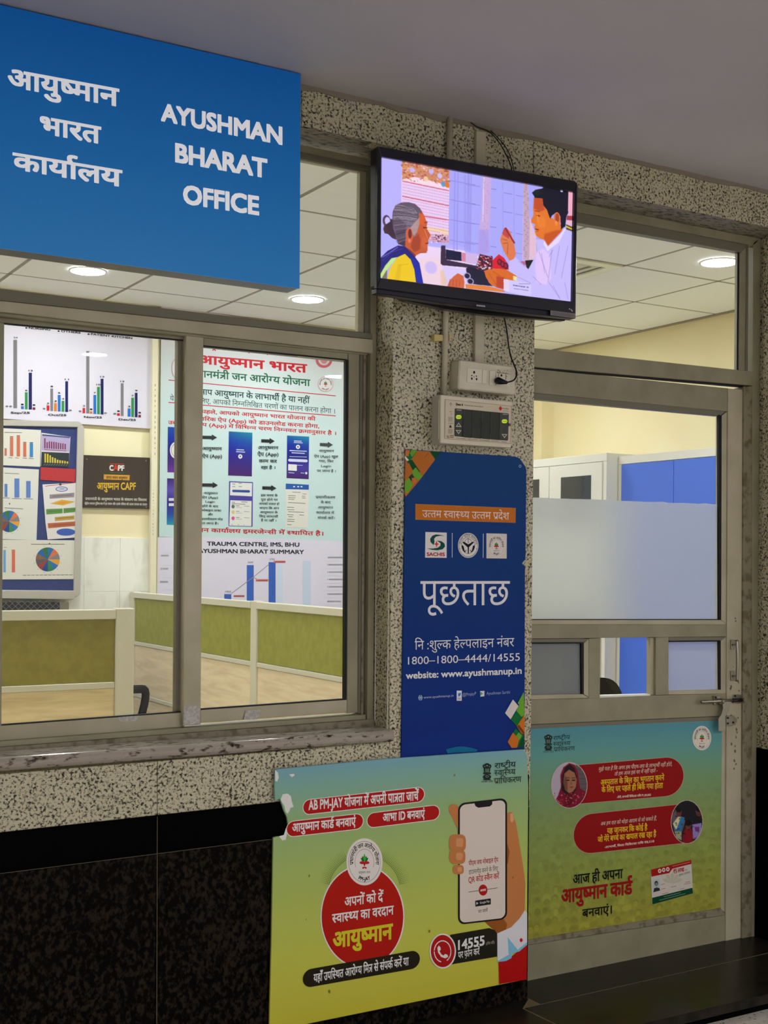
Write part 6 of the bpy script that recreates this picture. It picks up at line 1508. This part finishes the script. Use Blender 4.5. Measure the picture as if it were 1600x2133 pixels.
phone([(98, 1065), (270, 1072), (268, 1407), (95, 1402)], [(50, 30, 100), (90, 80, 170), (40, 30, 120), (20, 60, 150), (20, 150, 170)], 'phone_screen_print')
WHT = (216, 216, 210)
a_.poly([(547, 1086), (720, 1093), (717, 1416), (543, 1411)], (70, 60, 150), 'phone_screen_print'); a_.poly([(958, 1103), (1125, 1112), (1118, 1424), (953, 1420)], (216, 214, 204), 'phone_screen_print'); a_.begin()
a_.poly([(556, 1094), (714, 1100), (712, 1196), (554, 1188)], WHT); a_.poly([(556, 1224), (710, 1230), (708, 1412), (548, 1408)], WHT); a_.pill(578, 1157, 690, 1160, 9, (30, 66, 140))
for y, c in ((1270, (90, 110, 90)), (1310, (206, 190, 120)), (1355, (200, 90, 150))): a_.ell(576, y, 12, 14, c, n=16); a_.line(596, y-6, 622, y-5, 4, (110, 90, 110)); a_.line(596, y+6, 640, y+7, 3, (150, 150, 150)); a_.line(655, y-4, 695, y-2, 3, (120, 120, 120))
for (x0, y0, x1, y1) in ((570, 1106, 592, 1107), (616, 1102, 640, 1103), (570, 1124, 592, 1125), (616, 1124, 640, 1125), (565, 1238, 590, 1240), (635, 1236, 680, 1238), (566, 1250, 665, 1253), (565, 1400, 572, 1400), (610, 1402, 618, 1402), (652, 1403, 658, 1403)): a_.line(x0, y0, x1, y1, 4, (96, 96, 110))
a_.poly([(958, 1103), (1125, 1112), (1124, 1148), (957, 1144)], (24, 84, 160)); 
for x in (1018, 1048, 1072): a_.ell(x, 1126, 8, 5, (200, 214, 226), n=10)
for (x0, y0, x1, y1) in ((1005, 1165, 1065, 1168), (1080, 1178, 1108, 1180), (975, 1190, 1030, 1192), (975, 1205, 1028, 1207), (975, 1217, 1020, 1219), (1075, 1195, 1100, 1196), (1075, 1208, 1102, 1210), (975, 1240, 1100, 1248), (968, 1275, 1018, 1277), (968, 1292, 1020, 1294), (975, 1307, 1090, 1312), (968, 1328, 1015, 1330), (1058, 1330, 1090, 1333), (975, 1342, 1010, 1344), (968, 1362, 1022, 1364), (968, 1376, 1020, 1378), (968, 1400, 1000, 1402)): a_.line(x0, y0, x1, y1, 4, (120, 120, 116))
a_.end('screen_details'); a_.begin()
a_.ell(165, 862, 47, 62, WHT); a_.annulus(165, 862, 38, 50, 3, (90, 90, 100)); lotus(a_, 168, 862, 30)
for y in (1218, 1255): a_.rect(110, y-9, 262, y+11, (206, 206, 222))
a_.ell(628, 907, 15, 16, WHT); a_.ell(628, 907, 5, 6, (90, 90, 150)); a_.ell(1046, 838, 15, 15, WHT); a_.ell(1046, 838, 6, 6, (90, 90, 150))
for (x0, y0, x1, y1, w) in ((600, 858, 655, 860, 7), (598, 872, 662, 876, 6), (1018, 795, 1072, 797, 7), (1016, 806, 1080, 809, 6), (985, 864, 1110, 870, 7), (1000, 880, 1095, 885, 7), (985, 908, 1110, 911, 4), (985, 968, 1080, 972, 4), (978, 1024, 1020, 1027, 5), (1066, 1026, 1092, 1028, 5)): a_.line(x0, y0, x1, y1, w, (180, 190, 226))
a_.pill(985, 934, 1106, 939, 10, (196, 200, 230)); a_.poly([(976, 962), (1038, 966), (1037, 1012), (975, 1008)], WHT); a_.ell(1106, 1028, 8, 9, WHT, n=14); a_.end('screen_details')
for i, (x0, y, x1, c) in enumerate(((335, 769, 460, (38, 46, 48)), (780, 795, 878, (28, 34, 36)), (1205, 822, 1300, (60, 66, 68)), (335, 1114, 466, (26, 30, 32)), (788, 1136, 890, (22, 28, 30)))):
    h = x1-38; a_.poly([(x0, y-13), (h, y-11), (h, y-22), (x1, y+1), (h, y+23), (h, y+12), (x0, y+10)], c, 'arrow_print')
def cap(lines, c=(34, 44, 46), b=.014):
    for s, x0, y, x1, h in lines: a_.text(s, x0, y-h*.08, x1, y-h*.08+(x1-x0)*.02, h*.80, c, b)
cap((('आयुष्मान', 352, 862, 496, 26), ('ऐप (App)', 352, 918, 496, 28)), b=.016)
cap((('आयुष्मान', 757, 855, 905, 26), ('ऐप (App)', 752, 904, 905, 28), ('काम कर', 763, 952, 895, 26), ('रहा है ।', 778, 998, 882, 24)), (30, 50, 54), .016)
cap((('आयुष्मान', 1198, 875, 1308, 19), ('ऐप (App) खुल', 1163, 915, 1338, 20), ('गया, फिर', 1197, 950, 1305, 20), ('Login', 1214, 985, 1286, 20), ('पर जाना है ।', 1182, 1020, 1320, 19)), (70, 80, 84))
cap((('आयुष्मान', 362, 1180, 466, 17), ('ऐप (App)', 352, 1212, 466, 18), ('Login', 376, 1242, 444, 18), ('होने के बाद', 352, 1275, 470, 17), ('मोबाइल नम्बर', 350, 1305, 492, 17), ('और', 392, 1336, 430, 17), ('प्रमाणीकरण मोड', 345, 1368, 502, 17), ('पर जाना है।', 345, 1398, 468, 16)), (40, 48, 50))
cap((('इस चरण के', 777, 1197, 900, 18), ('पूरा होने पर', 777, 1228, 900, 18), ('आपको ज्ञात हो', 763, 1257, 912, 17), ('जाएगा कि आप', 765, 1288, 910, 17), ('आयुष्मान के', 772, 1319, 900, 17), ('लिए लाभार्थी', 765, 1349, 902, 17), ('है या नहीं ।', 778, 1378, 888, 17)), (34, 42, 44))
cap((('प्रमाणीकरण', 1174, 1211, 1318, 20), ('के बाद', 1210, 1248, 1284, 20), ('आयुष्मान', 1190, 1285, 1302, 19), ('कार्यालय में', 1178, 1322, 1310, 19), ('संपर्क करें।', 1188, 1360, 1312, 19)), (70, 80, 84))
a_.begin(); a_.annulus(1235, 205, 60, 60, 18, (196, 90, 96)); a_.ell(1235, 205, 26, 30, (206, 130, 134)); a_.ell(1246, 383, 56, 56, (196, 150, 150)); a_.ell(1246, 383, 52, 52, (214, 210, 210)); lotus(a_, 1246, 380, 32); a_.ell(165, 268, 34, 70, (196, 150, 150)); a_.ell(167, 268, 32, 66, (210, 210, 210)); a_.end('emblem')
a_.arc_text('PM-JAY', 1246, 383, 44, 44, 130, 50, 10, BKT, .02, inward=True)
a_.arc_text('प्रधानमंत्री जन आरोग्य योजना', 1246, 383, 36, 36, -190, 10, 8, BKT, .02)

# summary chart poster
ts_ = crop(320, 1100, 3.077)
YSM = YB-.014
sm = paper('summary_chart_poster', 'white summary chart poster with blue bars directly below the teal poster', 'poster', [(18, 58), (320, 56), (900, 72), (1252, 84), (1250, 760), (0, 740)], YSM, (216, 212, 228), t=ts_)
a_ = Art(sm, YSM, ts_, k=KW)
a_.text('TRAUMA CENTRE, IMS, BHU', 342, 112, 935, 119, 25, (34, 32, 40), .03); a_.text('AYUSHMAN BHARAT SUMMARY', 285, 158, 965, 166, 25, (34, 32, 40), .03)
for x0, y0, x1, y1, c in ((597, 237, 642, 700, (52, 96, 186)), (737, 218, 782, 700, (48, 92, 184)), (453, 423, 498, 700, (54, 92, 180)), (786, 235, 828, 700, (200, 212, 230)), (955, 210, 1008, 700, (194, 206, 226))): a_.begin(); a_.rect(x0, y0, x1, y1, c); a_.end('chart_bar')
a_.begin(); a_.line(498, 420, 642, 312, 4, (140, 130, 140)); a_.line(642, 312, 740, 232, 4, (140, 130, 140)); a_.line(642, 318, 660, 324, 4, (200, 110, 110))
for x0, y0, x1, y1 in ((512, 430, 583, 442), (655, 327, 735, 342), (770, 209, 846, 223)): a_.rect(x0, y0, x1, y1, (206, 130, 120))
for k in range(7): a_.line(1085, 212+k*47, 1200, 212+k*47, 2.5, (206, 204, 216))
for k in range(4): a_.line(60, 162+k*78, 120, 162+k*78, 2.5, (200, 198, 212))
a_.end('chart_lines')
for s, x0, y, x1 in (('2000000000', 1115, 193, 1222), ('1800000000', 1115, 240, 1222), ('1600000000', 1115, 287, 1222), ('1400000000', 1115, 334, 1222), ('1200000000', 1115, 381, 1222), ('1000000000', 1115, 428, 1222), ('800000000', 1113, 475, 1200)): a_.text(s, x0, y, x1, y, 10, BKT, .01, 'numeral')
for s, x0, y, x1 in (('3000', 47, 182, 96), ('2500', 43, 266, 94), ('2000', 40, 350, 91), ('1925', 460, 413, 496), ('2669', 602, 225, 638), ('2793', 742, 206, 776)): a_.text(s, x0, y, x1, y, 11, BKT, .01, 'numeral')
for s, x0, y, x1 in (('50000000', 516, 440, 580), ('140000000', 660, 340, 730), ('187000000', 776, 221, 842)): a_.text(s, x0, y, x1, y, 8, (150, 40, 40), .02, 'numeral')

# ---- desk partitions
M_OL = noisy('olive_fabric', (124, 116, 30), (134, 126, 38), 30, .45, k=.8, lo=.4, hi=.6)
M_OL2 = noisy('olive_fabric_bright', (134, 134, 46), (142, 142, 54), 30, .5, k=.8, lo=.4, hi=.6)
def woodmat(name, c1, c2, axis):
    m = bpy.data.materials.new(name); n, l, b = nodes(m)
    v = coords(n, l, (3, 1, 26) if axis == 'x' else (1, 3, 26))
    w = n.new('ShaderNodeTexNoise'); w.inputs['Scale'].default_value = 1.6; w.inputs['Detail'].default_value = 5; w.inputs['Distortion'].default_value = .6; l.new(v, w.inputs['Vector'])
    r = ramp(n, [(.35, [q/.84 for q in lin(c1)]), (.6, [q/.84 for q in lin(c2)])]); l.new(w.outputs['Fac'], r.inputs[0]); l.new(r.outputs[0], b.inputs['Base Color']); b.inputs['Roughness'].default_value = .4
    return m
M_WD = woodmat('pale_laminate', (206, 184, 138), (226, 206, 162), 'x'); M_WD2 = woodmat('pale_laminate_side', (212, 192, 156), (228, 210, 176), 'y')
M_PW = mat((214, 210, 188), .35, KW)
def partition_x(name, label, x0, x1, Y, posts, zt=1.20):
    t = thing(name, label, 'partition', ((x0+x1)/2, Y, 0), 'desk partitions')
    ps = sorted(posts)
    for xp in ps: box('post', (xp-.035, Y-.02, 0), (xp+.035, Y+.02, zt+.004), M_PW, t, .003)
    for a, b in zip(ps[:-1], ps[1:]):
        a += .036; b -= .036
        box('top_rail', (a, Y-.022, zt-.035), (b, Y+.022, zt), M_PW, t, .002)
        box('fabric_panel', (a, Y-.010, .925+.012), (b, Y+.010, zt-.036), M_OL, t)
        for z in (.925, .645): box('middle_rail', (a, Y-.016, z-.012), (b, Y+.016, z+.011), M_PW, t, .002)
        box('wood_panel', (a, Y-.010, .657), (b, Y+.010, .912), M_WD, t); box('wood_panel', (a, Y-.010, .06), (b, Y+.010, .632), M_WD, t)
    return t
def partition_y(name, label, y0, y1, X, posts, zt=1.20):
    t = thing(name, label, 'partition', (X, (y0+y1)/2, 0), 'desk partitions')
    ps = sorted(posts)
    for yp in ps: box('post', (X-.02, yp-.03, 0), (X+.02, yp+.03, zt+.004), M_PW, t, .003)
    for a, b in zip(ps[:-1], ps[1:]):
        a += .031; b -= .031
        box('top_rail', (X-.022, a, zt-.030), (X+.022, b, zt), M_PW, t, .002)
        box('fabric_panel', (X-.010, a, .925+.012), (X+.010, b, zt-.031), M_OL2, t)
        for z in (.925, .645): box('middle_rail', (X-.016, a, z-.011), (X+.016, b, z+.010), M_PW, t, .002)
        box('wood_panel', (X-.010, a, .657), (X+.010, b, .912), M_WD2, t); box('wood_panel', (X-.010, a, .06), (X+.010, b, .632), M_WD2, t)
    return t
YP1 = 4.46; xe_ = P(257, 1300, YP1)[0]
partition_x('desk_partition', 'olive and pale wood desk partition facing the left pane, nearest the window', -1.1, xe_, YP1, [xe_, xe_-1.2, xe_-2.4])
XP2 = PX(282, 1240, 2.39)[0]
def yx(x): return PX(x, 1300, 2.39)[1]
ymid = yx(536)
partition_y('desk_partition', 'long olive desk partition running back to the wall below the summary chart poster', 3.6, YB, 2.39, [YB-.035, ymid, ymid-1.05, ymid-1.75])

# ---- office chairs
CH = mat((13, 13, 15), .5)
def chair(name, label, loc, rz):
    t = thing(name, label, 'chair', loc, 'office chairs'); t.rotation_euler = (0, 0, rz); R_ = Matrix.Translation(loc) @ Matrix.Rotation(rz, 4, 'Z')
    def lk(n, v, f, m=CH, sm=False):
        me = mesh_from([R_ @ Vector(p) for p in v], f, smooth=sm); o = bpy.data.objects.new(n, me); COL.objects.link(o); me.materials.append(m)
        o.parent = t; o.matrix_parent_inverse = (Matrix.Translation(loc) @ Matrix.Rotation(rz, 4, 'Z')).inverted(); return o
    def lbox(n, a, b, m=CH, bev=.01):
        (x0, y0, z0), (x1, y1, z1) = a, b
        v = [(x0, y0, z0), (x1, y0, z0), (x1, y1, z0), (x0, y1, z0), (x0, y0, z1), (x1, y0, z1), (x1, y1, z1), (x0, y1, z1)]
        o = lk(n, v, [(0, 3, 2, 1), (4, 5, 6, 7), (0, 1, 5, 4), (1, 2, 6, 5), (2, 3, 7, 6), (3, 0, 4, 7)], m); bevelled(o.data, bev, 2); return o
    lbox('seat', (-.24, -.24, .43), (.24, .24, .50), bev=.025)
    pts = []; 
    for k in range(25):
        a = math.pi*k/24; pts.append((.23*math.copysign(abs(math.cos(a))**.75, math.cos(a)), .70+.26*math.sin(a)**.85 if math.sin(a) > 0 else .70))
    pts += [(-.21, .52), (.21, .52)]
    n = len(pts); v = [(x, .235+.04*((z-.5))+.03*(1-(x/.23)**2), z) for x, z in pts]+[(x, .275+.04*(z-.5)+.03*(1-(x/.23)**2), z) for x, z in pts]
    lk('backrest', v, [tuple(range(n)), tuple(range(2*n-1, n-1, -1))]+[(i, i+n, (i+1) % n+n, (i+1) % n) for i in range(n)])
    for s in (-1, 1):
        p = smooth_path([(s*.25, .20, .46), (s*.275, .21, .60), (s*.28, .20, .715), (s*.28, .14, .742), (s*.28, -.10, .742), (s*.28, -.165, .72), (s*.275, -.13, .56), (s*.25, -.08, .46)], 5)
        v, f = tube_data(p, .021, 8); lk('armrest', v, f, sm=True)
    v, f = tube_data([(0, 0, .43), (0, 0, .12)], .028, 10); lk('column', v, f)
    for k in range(5):
        a = 2*math.pi*k/5; v, f = tube_data([(0, 0, .12), (.28*math.cos(a), .28*math.sin(a), .07)], [.025, .015], 8); lk('base_leg', v, f)
        v, f = tube_data([(.28*math.cos(a)-.012, .28*math.sin(a), .03), (.28*math.cos(a)+.012, .28*math.sin(a), .03)], .03, 10); lk('caster', v, f)
    return t
pa_ = P(300, 1432, 5.55)
chair('office_chair', 'black office chair whose loop armrest shows in the gap between the partitions', (2.04, 6.23, 0), math.radians(90))
c2 = P(1250, 1405, 3.98)
chair('office_chair', 'black office chair with rounded back showing through the open door hatch', (3.035, 3.98-.05, 0), math.radians(190))

# ---- cabinets along the right wall
WHM = mat((216, 214, 202), .35, KW); BLU = mat((64, 100, 196), .35, k=.80); DGL = mat((30, 34, 42), .08, spec=.6)
def ratioY(px, X): d = ray(px, 1000); return X*d[1]/d[0]
XF1 = 4.65
def zX(x, y, X): return PX(x, y, X)[2]
zc1 = zX(1180, 951.5, XF1); zc2 = zX(1390, 941, 4.73)
def cabinet(name, label, X, y0, y1, ztop, doors, dm, windows, trimm):
    t = thing(name, label, 'cabinet', (X+.2, (y0+y1)/2, 0))
    box('carcass', (X+.012, y0, 0), (XR-.005, y1, ztop), trimm, t, .002)
    box('top_trim', (X, y0, ztop-.045), (X+.012, y1, ztop), trimm, t, .001); box('side_trim', (X, y0, .05), (X+.012, y0+.03, ztop-.046), trimm, t, .001); box('side_trim', (X, y1-.03, .05), (X+.012, y1, ztop-.046), trimm, t, .001)
    box('plinth', (X+.03, y0+.02, 0), (X+.012, y1-.02, .05), trimm, t)
    w = (y1-y0-.06)/doors
    for k in range(doors):
        a, b = y0+.031+k*w+.0015, y0+.031+(k+1)*w-.0025
        d = box('door', (X-.006, a, .055), (X+.011, b, ztop-.049), dm, t, .0012)
        if windows:
            for zz0, zz1 in ((ztop-.40, ztop-.118), (ztop-1.2, ztop-.9)):
                g = box('door_window', (X-.0085, a+.09, zz0), (X-.0062, b-.11, zz1), DGL, t); g['label'] = 'dark glass window'
        h = box('door_handle', (X-.02, b-.03 if k % 2 == 0 else a+.02, 1.0), (X-.0062, b-.02 if k % 2 == 0 else a+.03, 1.1), M_STEEL, t)
    return t
ya_, yb_ = 5.362, YB-.12
cabinet('storage_cabinet', 'white cabinet with small dark glass windows, seen through the door top', XF1, ya_, ya_+2*((ratioY(1149, XF1))-ya_)+.03, zc1, 2, WHM, True, WHM)
yb0 = 5.356; w_ = yb0-.03-ratioY(1405, 4.73)
cabinet('blue_cupboard', 'bright blue cupboard with pale frame right of the white cabinet', 4.73, yb0-3*w_-.06, yb0, zc2, 3, BLU, False, WHM)
